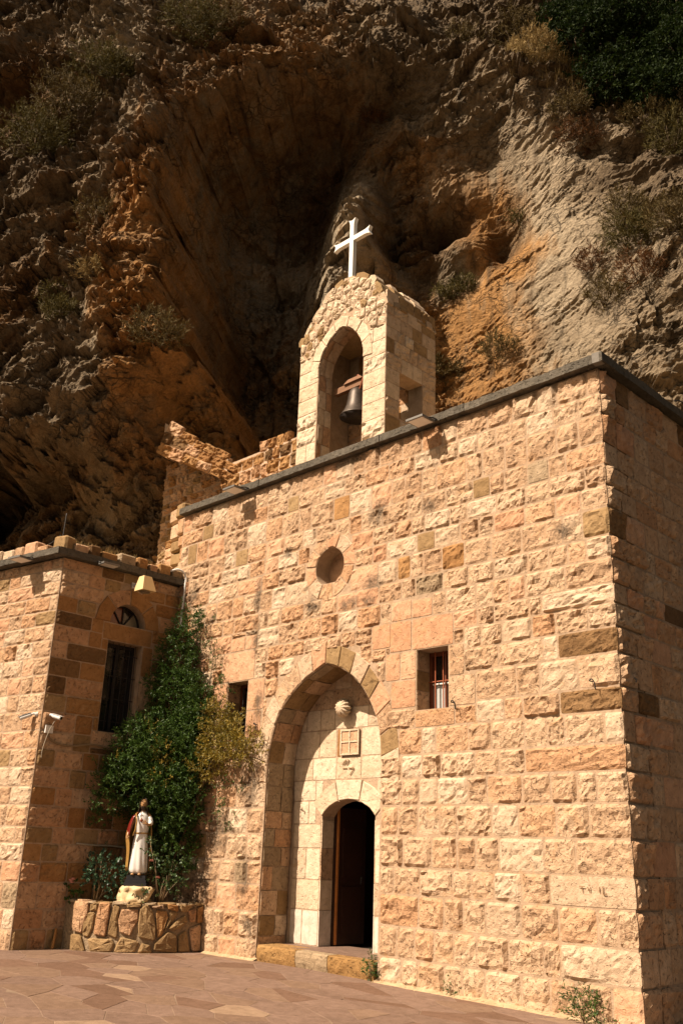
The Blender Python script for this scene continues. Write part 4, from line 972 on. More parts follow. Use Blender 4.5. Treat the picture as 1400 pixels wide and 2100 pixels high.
# ---------------------------------------------------------------- statue on its rock
SX, SY = -4.20, -.93; SROT = math.radians(48)
ped = MB(); n, k = 44, 11; V = []
for j in range(k):
    z = .62+(.985-.62)*j/(k-1)
    for i in range(n):
        a = 2*math.pi*i/n; lob = .05*float(facets(np.array([a*1.6+3]), np.array([z*8]), 9)[0])+.05*float(perlin(math.cos(a)*2.2, math.sin(a)*2.2, z*7)); r = .285+lob-(.04 if j == k-1 else 0)+.02*math.sin(j/(k-1)*math.pi)
        V.append((SX+r*math.cos(a), SY+r*.85*math.sin(a), z+.012*float(perlin(i*.7, j, 3))))
ped.add(V, [(j*n+i, j*n+(i+1) % n, (j+1)*n+(i+1) % n, (j+1)*n+i) for j in range(k-1) for i in range(n)]+[tuple(range(n))[::-1], tuple((k-1)*n+i for i in range(n))])
tag(ped.build('rock_pedestal', M_PED, smooth=True, loc=(SX, SY, .62)), 'lumpy cream painted rock under the statue in the planter', 'pedestal')
st = thing('statue', 'painted statue of a bearded man in white robe and red mantle', 'statue', (SX, SY, .985))
RS = Matrix.Rotation(SROT, 3, 'Z'); S0 = Vector((SX, SY, .985))
def sl(x, y, z): return S0+RS @ Vector((x, y, z))
mb = MB()
for z0, z1, w in ((0, .055, .37), (.055, .10, .345), (.10, .165, .31)): mb.box(S0+Vector((0, 0, (z0+z1)/2+.0)), (w, w*.82, z1-z0-.001), SROT)
mb.build('base', M_BLACKP, st)
H0 = .165
def skin_body(name, verts, edges, radii, mat, parent, sub=2):
    me = bpy.data.meshes.new(name); me.from_pydata([Vector(v)-BASE[parent] for v in verts], edges, []); me.materials.append(mat)
    o = bpy.data.objects.new(name, me); C.objects.link(o); o.parent = parent; BASE[o] = BASE[parent]
    sk = o.modifiers.new('skin', 'SKIN'); sk.use_smooth_shade = True
    for i, r in enumerate(radii): me.skin_vertices[0].data[i].radius = (r, r)
    me.skin_vertices[0].data[0].use_root = True
    ss = o.modifiers.new('sub', 'SUBSURF'); ss.levels = sub; ss.render_levels = sub
    return o
# body: torso core, neck, head base, arms and hands in one skin (sleeves cover the arms)
bv = [(0, 0, .72), (0, 0, .86), (0, 0, .98), (0, -.002, 1.035), (0, -.008, 1.085), (-.10, 0, .965), (-.175, -.01, .80), (-.205, -.075, .665), (-.212, -.10, .625), (.10, 0, .965), (.17, -.03, .82), (.125, -.125, .80), (.085, -.15, .83)]
be = [(0, 1), (1, 2), (2, 3), (3, 4), (2, 5), (5, 6), (6, 7), (7, 8), (2, 9), (9, 10), (10, 11), (11, 12)]
br = [.07, .075, .05, .036, .04, .045, .035, .022, .02, .045, .036, .024, .02]
# fingers: five on each hand
for (h, base, dirs) in ((8, Vector((-.212, -.10, .625)), [Vector((-.018+.009*i, -.35, -.85)) for i in range(4)]+[Vector((.7, -.5, -.45))]),
                        (12, Vector((.085, -.15, .83)), [Vector((-.75, -.12, .1+.22*i)) for i in range(4)]+[Vector((-.1, -.3, .9))])):
    for i, d in enumerate(dirs):
        d = d.normalized(); L = (.052, .06, .056, .045, .04)[i]; side = Vector(((i-1.5)*.010, 0, 0)) if h == 8 else Vector((0, -.004, (i-1.5)*.010))
        if i == 4: side = Vector((0, 0, 0))
        s = len(bv); bv += [tuple(base+side+d*.012), tuple(base+side+d*(.012+L*.6)), tuple(base+side+d*(.012+L)+Vector((0, .006, 0)))]
        be += [(h, s), (s, s+1), (s+1, s+2)]; br += [.0065, .006, .0045]
skin_body('body', [sl(x, y, z+H0) for x, y, z in bv], be, br, M_SKIN, st, 1)
# head with face
mb = MB(); n, k = 24, 18; V = []
for j in range(k+1):
    p = math.pi*j/k
    for i in range(n):
        a = 2*math.pi*i/n; x, y, z = math.sin(p)*math.cos(a), math.sin(p)*math.sin(a), math.cos(p)
        r = Vector((x*.062, y*.074, z*.088)); fy = max(0, -y)
        if fy > .3:
            r.y -= .020*math.exp(-(x/.16)**2-((z+.12)/.22)**2)      # nose
            r.y += .012*(math.exp(-((abs(x)-.38)/.18)**2-((z-.10)/.12)**2))   # eye sockets
            r.y -= .006*math.exp(-(x/.35)**2-((z+.5)/.1)**2)       # lips
        if z < 0: r.x *= 1-.28*z*z
        V.append(sl(r.x, -.012+r.y, 1.135+r.z+H0))
mb.add(V, [(j*n+i, j*n+(i+1) % n, (j+1)*n+(i+1) % n, (j+1)*n+i) for j in range(k) for i in range(n)])
head = mb.build('head', M_SKIN, st, smooth=True)
mb = MB()
for s in (-1, 1): mb.lathe([(.001, -.006), (.006, 0), (.001, .006)], sl(s*.024, -.073, 1.146+H0), 8)
mb.build('eyes', M_HAIR, head, smooth=True)
def shell(name, fn, us, vs, mat, th=.006, parent=st):
    V = []; nu, nv = len(us), len(vs)
    for v in vs:
        for u in us: V.append(fn(u, v))
    Fq = [(j*nu+i, j*nu+i+1, (j+1)*nu+i+1, (j+1)*nu+i) for j in range(nv-1) for i in range(nu-1)]
    mb = MB(); mb.add(V, Fq); o = mb.build(name, mat, parent, smooth=True)
    so = o.modifiers.new('thick', 'SOLIDIFY'); so.thickness = th; so.offset = 1
    return o
# hair behind and beside the face, beard
def hair_fn(u, v):  # u angle around (back half and sides), v 0 top..1 bottom
    p = v*1.9; a = u
    if v < .62: q = v/.62*math.pi*.5; r = math.sin(q); z = 1.14+.098*math.cos(q); rx, ry = .072*r, .082*r
    else: f = (v-.62)/.38; z = 1.14-.17*f; rx, ry = .072+.012*f, .080+.004*f
    wv = 1+.05*math.sin(a*9+v*6); return sl(math.cos(a)*rx*wv, -.010+math.sin(a)*ry*wv, z+H0)
shell('hair', hair_fn, np.linspace(-.62, math.pi+.62, 28), np.linspace(.02, 1, 16), M_HAIR)
mb = MB(); mb.lathe([(.004, -.055), (.022, -.045), (.036, -.02), (.043, .0), (.040, .018), (.018, .022)], sl(0, -.052, 1.082+H0), 16); mb.build('beard', M_HAIR, st, smooth=True)
# white robe: lathed with folds
def robe(r, z, a):
    t = (z)/1.0; fold = 1+.055*math.sin(a*9+2.2*math.sin(z*4))*max(0, min(1, (.62-z)/.45))+.02*math.sin(a*5+z*9)
    return r*fold, r*.76*fold
prof = [(.150, .012), (.152, .10), (.146, .22), (.138, .35), (.128, .48), (.117, .58), (.108, .655), (.112, .70), (.122, .78), (.128, .86), (.122, .93), (.095, .985), (.055, 1.02), (.040, 1.03)]
mb = MB(); nn = 72; V = []
for r, z in prof:
    for j in range(nn):
        a = 2*math.pi*j/nn; rx, ry = robe(r, z, a); V.append(sl(rx*math.cos(a), ry*math.sin(a)-.01*(z < .3), z+H0))
kk = len(prof); mb.add(V, [(i*nn+j, i*nn+(j+1) % nn, (i+1)*nn+(j+1) % nn, (i+1)*nn+j) for i in range(kk-1) for j in range(nn)]+[tuple(range(nn))[::-1]])
mb.tube([sl(.095, 0, .965+H0), sl(.165, -.03, .835+H0), sl(.135, -.105, .805+H0)], [.052, .05, .042], 14)
rb = mb.build('robe', M_ROBE, st, smooth=True)
ssb = rb.modifiers.new('sub', 'SUBSURF'); ssb.levels = 1; ssb.render_levels = 1
mb = MB(); V = []
for j in range(nn+1):
    a = 2*math.pi*j/nn
    for dz, e in ((-.012, 1.05), (0, 1.10), (.012, 1.05)): V.append(sl(.111*e*math.cos(a), .111*.78*e*math.sin(a), .668+dz+H0))
mb.add(V, [(3*i+j, 3*i+j+1, 3*i+4+j, 3*i+3+j) for i in range(nn) for j in range(2)]); mb.build('belt', M_GOLD, st, smooth=True)
mb = MB(); mb.lathe([(.002, -.036), (.018, -.022), (.026, -.004), (.022, .014), (.010, .030), (.002, .042)], sl(-.005, -.093, .875+H0), 12); mb.build('heart', M_HEART, st, smooth=True)
# mantle: red over the right arm and shoulder, ochre lining hanging to the feet on both sides and behind
def mant(u, v):
    z = 1.0-v*.93; a = u
    r = .135+.055*math.sin(min(1, v*1.5)*math.pi*.5)-.02*v; side = max(0, -math.cos(a))
    fold = 1+.06*math.sin(a*11+v*3)*min(1, v*2); ex = side*(.055*math.exp(-((v-.36)/.2)**2)+.02)
    top = 1 if v > .08 else .62+.38*v/.08
    return sl(math.cos(a)*(r+ex)*fold*top, math.sin(a)*r*.80*fold*top, z+H0)
shell('mantle', mant, np.linspace(-.15, math.pi+.62, 44), np.linspace(0, 1, 26), M_GOLD, .008)
def mant2(u, v):
    z = 1.005-v*.36; a = u; r = (.142+.058*math.sin(min(1, v*1.3)*math.pi*.5)); side = max(0, -math.cos(a)); top = 1 if v > .2 else .60+.4*v/.2
    ex = side*.05*v
    return sl(math.cos(a)*(r+ex)*top, math.sin(a)*r*.82*top, z+H0-.02*side*v)
shell('mantle_shoulder', mant2, np.linspace(math.pi*.60, math.pi+.75, 20), np.linspace(0, 1, 12), M_MANTLE, .008)
mb = MB(); mb.tube([sl(-.105, -.085, .985+H0), sl(-.075, -.125, .86+H0), sl(-.085, -.128, .72+H0), sl(-.12, -.12, .62+H0)], [.012, .014, .014, .012], 8); mb.build('mantle_hem', M_GOLD, st, smooth=True)
mb = MB()
for x in (-.065, .05): mb.lathe([(.004, -.008), (.03, 0), (.028, .014), (.01, .024)], sl(x, -.12, .012+H0), 10)
mb.build('feet', M_SKIN, st, smooth=True)

# ---------------------------------------------------------------- foliage
def leaves(centres, dirs, L, W, seed, spread=.9, per=12, tw=.22, droop=0.0, droopz=0.0):
    g = np.random.default_rng(seed); n = len(centres)
    c = np.repeat(centres, per, 0); d = np.repeat(dirs, per, 0); N = len(c)
    t = g.uniform(0, 1, N)[:, None]*tw; c = c+d*t
    ld = d*g.uniform(.2, .9, (N, 1))+g.normal(size=(N, 3))*spread*.6; ld[:, 2] -= droop; ld /= np.linalg.norm(ld, axis=1)[:, None]
    s = np.cross(ld, g.normal(size=(N, 3))); s /= np.linalg.norm(s, axis=1)[:, None]+1e-9
    nn = np.cross(ld, s)
    l = (L*g.uniform(.6, 1.3, N))[:, None]; w = (W*g.uniform(.7, 1.3, N))[:, None]
    V = np.stack([c, c+ld*l*.5+s*w*.5+nn*w*.12, c+ld*l, c+ld*l*.5-s*w*.5+nn*w*.12], 1).reshape(-1, 3)
    F_ = np.arange(4*N).reshape(N, 4); return V, F_
def sprigs(blobs, n, seed, up=.3, inner=.55):
    g = np.random.default_rng(seed); vol = np.array([b[1][0]*b[1][1]*b[1][2] for b in blobs])**.72; k = g.choice(len(blobs), n, p=vol/vol.sum())
    d = g.normal(size=(n, 3)); d /= np.linalg.norm(d, axis=1)[:, None]
    r = g.uniform(inner**3, 1, n)**(1/3); bc = np.array([b[0] for b in blobs])[k]; br_ = np.array([b[1] for b in blobs])[k]
    lump = 1+.32*perlin(d[:, 0]*2.4+k, d[:, 1]*2.4, d[:, 2]*2.4)
    r = np.where(g.uniform(size=n) < .14, r*g.uniform(1.05, 1.42, n), r)
    c = bc+d*br_*(r*lump)[:, None]; dd = d*np.array([1, 1, .8])+np.array([0, 0, up])+g.normal(size=(n, 3))*.35; dd /= np.linalg.norm(dd, axis=1)[:, None]
    return c, dd
def foliage(name, blobs, n, mat, parent, L, W, seed, per=12, tw=.2, up=.3, inner=.5, spread=.9, droop=0, keepf=None):
    c, d = sprigs(blobs, n, seed, up, inner)
    if keepf is not None: m = keepf(c); c, d = c[m], d[m]
    V, Fq = leaves(c, d, L, W, seed+1, spread, per, tw, droop)
    o = np_mesh(name, V, Fq, mat, parent, smooth=False); o['kind'] = 'stuff'; return o
def stems(parent, name, paths, r0, mat=None):
    mb = MB()
    for p in paths: mb.tube(p, [r0*(1-.75*i/(len(p)-1)) for i in range(len(p))], 6)
    return mb.build(name, mat or M_BARK, parent, smooth=True)
bush = thing('climbing_bush', 'tall dark green evergreen bush growing up the corner behind the statue', 'bush', (-4.45, -.35, .64))
okb = lambda c: (c[:, 0] > -5.0) & (c[:, 1] < -.02)
BB = [((-4.15, -.55, 2.55), (.5, .4, .5)), ((-3.9, -.35, 2.35), (.36, .28, .5)), ((-4.5, -.85, 3.3), (.4, .4, .45)), ((-4.78, -1.25, 2.35), (.2, .28, .35)), ((-4.0, -.45, 4.45), (.22, .2, .3)), ((-4.62, -.5, 4.35), (.2, .25, .3)), ((-4.2, -.3, 5.55), (.12, .12, .3)), ((-3.75, -.28, 3.95), (.3, .2, .3)), ((-4.45, -.42, 2.2), (.62, .42, .75)), ((-4.62, -.85, 2.75), (.42, .52, .55)), ((-4.3, -.42, 3.2), (.60, .42, .75)), ((-4.35, -.36, 4.1), (.48, .36, .70)), ((-4.45, -.34, 4.85), (.34, .30, .62)), ((-4.45, -.28, 5.35), (.20, .2, .45)), ((-4.05, -.32, 2.9), (.48, .32, .7)), ((-4.0, -.3, 3.6), (.38, .3, .5)), ((-4.1, -.3, 1.6), (.45, .3, .55)), ((-4.75, -1.15, 2.7), (.22, .3, .35)), ((-4.7, -.75, 3.45), (.25, .3, .35))]
foliage('foliage', BB, 4400, M_LEAF, bush, .062, .019, 11, 15, .20, .35, .45, keepf=okb)
BB2 = [((-4.1, -.7, 3.15), (.16, .14, .22)), ((-4.45, -.78, 3.55), (.12, .12, .16)), ((-4.1, -.74, 2.75), (.18, .14, .2)), ((-4.72, -1.2, 2.95), (.1, .15, .14))]
foliage('yellowing_leaves', BB2, 90, M_LEAFY, bush, .055, .016, 21, 14, .2, .6, .1, keepf=okb)
stems(bush, 'trunk', [[(-4.4, -.35, .6), (-4.42, -.36, 1.6), (-4.4, -.33, 2.8), (-4.42, -.3, 4.2), (-4.45, -.26, 5.4)], [(-4.42, -.36, 1.3), (-4.2, -.38, 2.2), (-4.0, -.34, 3.2)], [(-4.42, -.36, 1.5), (-4.6, -.7, 2.3), (-4.7, -.9, 2.9)], [(-4.4, -.3, 3.0), (-4.2, -.2, 4.0), (-4.1, -.1, 4.6)]], .045)
vine = thing('yellow_bush', 'yellow green bush sprawling along the church wall beside the left window', 'bush', (-3.2, -.2, 1.9))
VB = [((-3.15, -.22, 3.35), (.38, .2, .36)), ((-2.72, -.2, 3.3), (.34, .17, .30)), ((-3.3, -.2, 3.75), (.24, .18, .28)), ((-2.45, -.16, 3.18), (.26, .13, .2)), ((-3.4, -.26, 2.95), (.25, .2, .28))]
foliage('foliage', VB, 560, M_LEAFY, vine, .062, .017, 31, 15, .2, .45, .2, keepf=lambda c: c[:, 1] < -.02)
VB2 = [((-3.6, -.12, 4.6), (.18, .09, .45)), ((-3.75, -.1, 5.2), (.10, .07, .45)), ((-3.4, -.12, 4.25), (.22, .1, .25)), ((-3.0, -.1, 2.5), (.3, .08, .5)), ((-4.3, -.08, 5.7), (.1, .05, .4))]
foliage('hanging_leaves', VB2, 130, M_LEAF, vine, .06, .016, 33, 9, .16, -.2, .1, droop=.5, keepf=lambda c: c[:, 1] < -.02)
stems(vine, 'stem', [[(-4.2, -.3, 1.2), (-3.7, -.22, 2.3), (-3.3, -.18, 3.2), (-2.9, -.14, 3.3)], [(-3.7, -.2, 2.3), (-3.75, -.1, 3.9), (-3.7, -.08, 5.2)], [(-4.2, -.2, 4.6), (-4.25, -.07, 5.4), (-4.3, -.06, 6.0)]], .022)
def rose(name, label, base, blobs, n, mat, seed, L=.05, canes=6, flowers=()):
    t = thing(name, label, 'plant', base)
    foliage('leaves', blobs, n, mat, t, L, L*.72, seed, 7, .12, .1, .3, .9, .15)
    paths = []
    for i in range(canes):
        b = random.choice(blobs); e = Vector(b[0])+Vector((random.uniform(-.6, .6)*b[1][0], random.uniform(-.6, .6)*b[1][1], random.uniform(-.2, .7)*b[1][2])); s = Vector(base)+Vector((random.uniform(-.06, .06), random.uniform(-.06, .06), 0))
        paths.append([s, s.lerp(e, .5)+Vector((random.uniform(-.05, .05), random.uniform(-.05, .05), .06)), e])
    stems(t, 'canes', paths, .010, M_CABLED)
    for p in flowers:
        mb = MB()
        for q in range(9):
            a = q*2.4; r = .012+.018*(q/9); c = Vector(p)+Vector((math.cos(a)*r, math.sin(a)*r, .012-.02*q/9)); u = Vector((-math.sin(a), math.cos(a), 0))*.018; o_ = Vector((math.cos(a)*.012, math.sin(a)*.012, .022))
            mb.add([c-u*.6, c+u*.6, c+u+o_, c-u+o_], [(0, 1, 2, 3)])
        mb.build('flower', M_PETAL, t, fix=False)
    return t
rose('rose_bush', 'blue green leafy rose bush left of the statue', (-4.72, -1.36, .64), [((-4.72, -1.36, 1.3), (.2, .2, .24)), ((-4.55, -1.2, 1.2), (.18, .16, .25)), ((-4.5, -1.12, .95), (.12, .12, .22)), ((-4.75, -1.4, 1.12), (.16, .14, .16))], 120, M_ROSEB, 41, .058)
rose('rose_bush', 'light green rose bush with thin canes right of the statue', (-3.92, -.62, .64), [((-3.95, -.68, 1.35), (.2, .16, .22)), ((-3.86, -.58, 1.12), (.2, .16, .2)), ((-3.75, -.5, 1.3), (.16, .14, .2)), ((-4.0, -.86, 1.62), (.09, .07, .16)), ((-3.72, -.46, 1.02), (.14, .12, .14))], 95, M_ROSE, 43, .05, 9, [(-3.98, -.83, 1.38), (-3.9, -.72, 1.12)])
rose('geranium', 'small dark leaved plant with a pink flower at the left end of the planter', (-4.93, -1.6, .66), [((-4.93, -1.58, .82), (.1, .12, .12)), ((-4.93, -1.68, .95), (.05, .05, .08))], 26, M_LEAF, 45, .05, 3, [(-4.95, -1.73, 1.03), (-4.93, -1.70, 1.05), (-4.95, -1.71, 1.0)])
rose('seedling', 'tiny green plant on the planter edge in front of the pedestal', (-3.92, -.98, .70), [((-3.92, -.98, .80), (.07, .06, .08))], 12, M_ROSE, 47, .045, 3)
def weed(label, base, h, r, n, mats, seed, name='weed'):
    t = thing(name, label, 'weed', base); b = Vector(base)
    foliage('leaves', [((b.x, b.y-.0, b.z+h*.45), (r, r*.6, h*.5))], n, mats, t, .05, .014, seed, 8, .12, .8, .1)
    stems(t, 'stalks', [[b, b+Vector((random.uniform(-r, r)*.6, random.uniform(-r, 0)*.6, h*random.uniform(.7, 1.15)))] for i in range(7)], .005, M_CABLED); return t
weed('thin green weed growing at the right end of the doorstep', (.40, -.09, gz(.4)), .30, .07, 34, M_LEAF, 51)
weed('short green sprout at the wall foot between doorstep and corner', (1.76, -.07, gz(1.7)), .14, .04, 10, M_ROSE, 52)
weed('dark green weed clump at the wall foot near the right corner', (3.72, -.17, gz(3.7)), .34, .2, 80, M_LEAF, 53)
# pale mortar fillet and gravel along the wall foot
mb = MB(); n = 60; V = []
for i in range(n+1):
    x = -3.4+i*(7.9/n); e = .03*float(perlin(x*3, 7, 1)); V += [(x, .0, gz(x)+.035+e*.3), (x, -.10+e, gz(x)+.004), (x, -.16+e*1.4, gz(x)-.009)]
mb.add([v for v in V], [(3*i+j, 3*i+3+j, 3*i+4+j, 3*i+1+j) for i in range(n) for j in range(2) if not (-2.15 < -3.4+i*7.9/n < .4)])
tag(mb.build('wall_foot_mortar', stone_mat('pale_mortar', [(.40, .27, .15), (.50, .36, .22), (.58, .45, .3)], bump=.5), smooth=True), kind='structure')
mb = MB(); V = []
for i in range(16):
    t_ = 2.5*i/15; V += [pl_pt(t_, .0, .0), pl_pt(t_, .09+.02*math.sin(i*2.1), -.002)]
mb.add(V, [(2*i, 2*i+2, 2*i+3, 2*i+1) for i in range(15)]); tag(mb.build('planter_foot_mortar', M_MORTAR), kind='structure')

# ---------------------------------------------------------------- fittings
def floodlight(label, frame, x, z, w=.34, out=.36, side=1):
    t = thing('floodlight', label, 'floodlight', frame(x, -.14, z), 'floodlights along the roof edges')
    mb = MB(); mb.box(frame(x, -.14-out*.55, z-.015), (w, out*.85, .035), frame.ang); hd = mb.build('lamp_head', M_GREYM, t)
    mb = MB(); mb.box(frame(x, -.14-out*.55, z-.036), (w*.86, out*.7, .006), frame.ang); mb.build('lamp_glass', M_CAMW, hd)
    mb = MB()
    for s in (-1, 1): mb.tube([frame(x+s*w*.5, -.13, z+.03), frame(x+s*w*.52, -.14-out*.3, z+.02), frame(x+s*w*.52, -.14-out*.55, z-.01)], .011, 6)
    mb.tube([frame(x-w*.5, -.145, z+.03), frame(x+w*.5, -.145, z+.03)], .012, 6); mb.build('bracket', M_IRON, t)
    mb = MB(); mb.tube([frame(x+w*.3, -.16, z+.02), frame(x+w*.42, -.10, z+.10), frame(x+w*.8, .02, z+.13), frame(x+w*1.6, .06, z+.12)], .008, 6); mb.build('cable', M_IRON, t)
F0c = Frame((0, 0, 0), 0)
floodlight('grey floodlight on the church cornice right of the bell tower', F0c, 1.45, 8.03)
floodlight('grey floodlight on the church cornice left of the bell tower', F0c, -3.12, 8.03)
floodlight('grey floodlight on the front edge of the annexe roof', FA, -.78, 6.50)
floodlight('grey floodlight on the side edge of the annexe roof', FB, .78, 6.50, out=.24)
def wall_lamp(label, frame, x, z):
    t = thing('wall_lamp', label, 'wall lamp', frame(x, 0, z))
    mb = MB(); p = []
    for zz, hw, d0, d1 in ((z+.13, .085, .30, .47), (z-.16, .15, .26, .56)):
        p += [frame(x-hw, -d0, zz), frame(x+hw, -d0, zz), frame(x+hw, -d1, zz), frame(x-hw, -d1, zz)]
    mb.add(p, [(0, 1, 2, 3), (7, 6, 5, 4), (0, 4, 5, 1), (1, 5, 6, 2), (2, 6, 7, 3), (3, 7, 4, 0)])
    mb.build('lamp_housing', M_CREAMP, t)
    mb = MB(); mb.lathe([(.10, -.012), (.10, .0)], frame(x, -.41, z-.165), 16); mb.build('lamp_lens', M_CREAM, t)
    mb = MB(); mb.tube([frame(x-.0, .0, z+.02), frame(x, -.32, z+.05)], .028, 8); mb.box(frame(x, -.012, z+.02), (.09, .03, .11), frame.ang); mb.build('lamp_arm', M_CAMW, t)
    return t
wall_lamp('cream trapezoid wall lamp above the arched window of the annexe', FB, 1.52, 6.27)
wall_lamp('cream wall lamp under the cornice of the shaded right side wall', FS, 2.62, 7.62)
def cctv(label, base, rot, tilt):
    t = thing('security_camera', label, 'camera', base, 'security cameras on the annexe corner')
    M = Matrix.Rotation(rot, 3, 'Z') @ Matrix.Rotation(tilt, 3, 'Y'); b = Vector(base)
    Rz = Matrix.Rotation(rot, 3, 'Z')
    mb = MB(); mb.tube([b, b+Rz @ Vector((.03, 0, 0))], .045, 14); mb.tube([b+Rz @ Vector((.02, 0, 0)), b+Rz @ Vector((.07, 0, .012)), b+Rz @ Vector((.11, 0, -.005))], [.03, .022, .02], 10); mb.build('mount', M_CAMW, t, smooth=False)
    h = b+Rz @ Vector((.10, 0, -.005)); mb = MB(); mb.tube([h, h+M @ Vector((.02, 0, 0)), h+M @ Vector((.19, 0, 0)), h+M @ Vector((.20, 0, 0))], [.024, .034, .036, .03], 14); bd = mb.build('camera_body', M_CAMW, t)
    mb = MB(); mb.tube([h+M @ Vector((.199, 0, 0)), h+M @ Vector((.206, 0, 0))], .027, 14); mb.build('lens', M_GLASSD, bd)
    mb = MB(); mb.box(h+M @ Vector((.12, 0, .036)), (.22, .07, .006), R=M); mb.build('sun_shield', M_CAMW, bd)
cctv('white security camera on the sunlit face of the annexe corner, pointing left', FA(-.10, -.0, 3.68), FA.ang-math.pi/2-.75, .42)
cctv('white security camera on the shaded face of the annexe corner, pointing right', FB(.12, -.0, 3.67), .35, .25)
jb = MB(); jb.box(FB(.15, -.03, 3.44), (.14, .06, .13), math.pi/2); bx = tag(jb.build('junction_box', M_CAMW, loc=FB(.15, 0, 3.44)), 'small white junction box below the cameras on the annexe', 'junction box')
def cable(name, label, pts, r, mat, cat='cable'):
    P = [Vector(p) for p in pts]; Q = []
    for i in range(len(P)-1):
        p0, p1, p2, p3 = P[max(i-1, 0)], P[i], P[i+1], P[min(i+2, len(P)-1)]
        for k in range(6):
            t = k/6; Q.append(.5*((2*p1)+(-p0+p2)*t+(2*p0-5*p1+4*p2-p3)*t*t+(-p0+3*p1-3*p2+p3)*t**3))
    Q.append(P[-1]); mb = MB(); mb.tube(Q, r, 7); return tag(mb.build(name, mat, smooth=True, loc=P[0]), label, cat)
fb = lambda y, z, o=-.035: Vector((-5.05-o, y, z))
cable('hose', 'brown conduit hose sagging along the annexe wall below the window', [fb(-2.46, 3.40), fb(-2.42, 3.29), fb(-2.24, 3.215), fb(-1.94, 3.21), fb(-1.61, 3.265), fb(-1.3, 3.24), fb(-.9, 3.19)], .018, M_CABLED, 'hose')
cable('cable', 'thin pale wire hanging down the annexe corner from the camera', [fb(-2.38, 3.62, -.1), fb(-2.47, 3.42, -.08), fb(-2.53, 3.12, -.05), fb(-2.53, 2.95, -.04)], .006, M_CABLE)
cable('pipe', 'short pale pipe on the annexe wall above the rose bush', [fb(-1.66, 1.62), fb(-1.3, 1.60), fb(-1.0, 1.60), fb(-.62, 1.57)], .014, M_CABLE, 'pipe')
cable('cable', 'white conduit bending over the annexe roof edge at the church wall', [Vector((-5.05, -.35, 6.74)), Vector((-4.9, -.2, 6.80)), Vector((-4.85, -.06, 6.70)), Vector((-4.84, -.05, 6.45)), Vector((-4.86, -.05, 6.0)), Vector((-4.86, -.06, 5.6))], .022, M_CAMW)
cable('rod', 'thin dark rod standing on the annexe roof near the corner', [Vector((-5.36, -2.52, 6.6)), Vector((-5.36, -2.52, 7.0)), Vector((-5.38, -2.5, 7.45))], .012, M_IRON, 'rod')
cable('cable', 'dark cable lying over the annexe roof corner stones', [FA(-1.1, -.1, 6.62), FA(-.8, -.05, 6.72), FA(-.5, .05, 6.85), FA(-.3, .1, 7.0)], .008, M_IRON)
cable('cable', 'thin cable looping over the cornice of the right side wall', [Vector((4.56, 1.9, 8.19)), Vector((4.60, 2.1, 8.22)), Vector((4.66, 2.4, 8.0)), Vector((4.62, 2.6, 7.75))], .010, M_IRON)
cable('stick', 'orange brown wooden stick leaning on the annexe wall beside the planter', [Vector((-4.93, -1.92, gz(-5)-.0)), Vector((-4.97, -1.88, .16)), Vector((-5.02, -1.84, .30))], .022, plain_mat('stick_wood', (.36, .17, .05), .8, .2, 20), 'stick')
def hook(label, x, z, s=1):
    cable('iron_hook', label, [Vector((x, .01, z)), Vector((x, -.09, z)), Vector((x+.04*s, -.12, z+.015)), Vector((x+.07*s, -.11, z-.02)), Vector((x+.08*s, -.10, z-.11))], .008, M_IRON, 'hook')
hook('thin iron hook in the front wall near the right corner', 4.0, 3.72); hook('thin iron hook at the sill of the right window', 1.82, 3.64); hook('thin iron hook in the front wall left of the pointed arch', -2.42, 3.62)
mb = MB(); mb.tube([FS(.23, .0, 3.76), FS(.23, -.05, 3.77), FS(.26, -.08, 3.74), FS(.22, -.09, 3.71)], .013, 7); tag(mb.build('wall_ring', M_GREYM, loc=FS(.23, 0, 3.76)), 'small shiny metal hook on the shaded right side wall', 'hook')
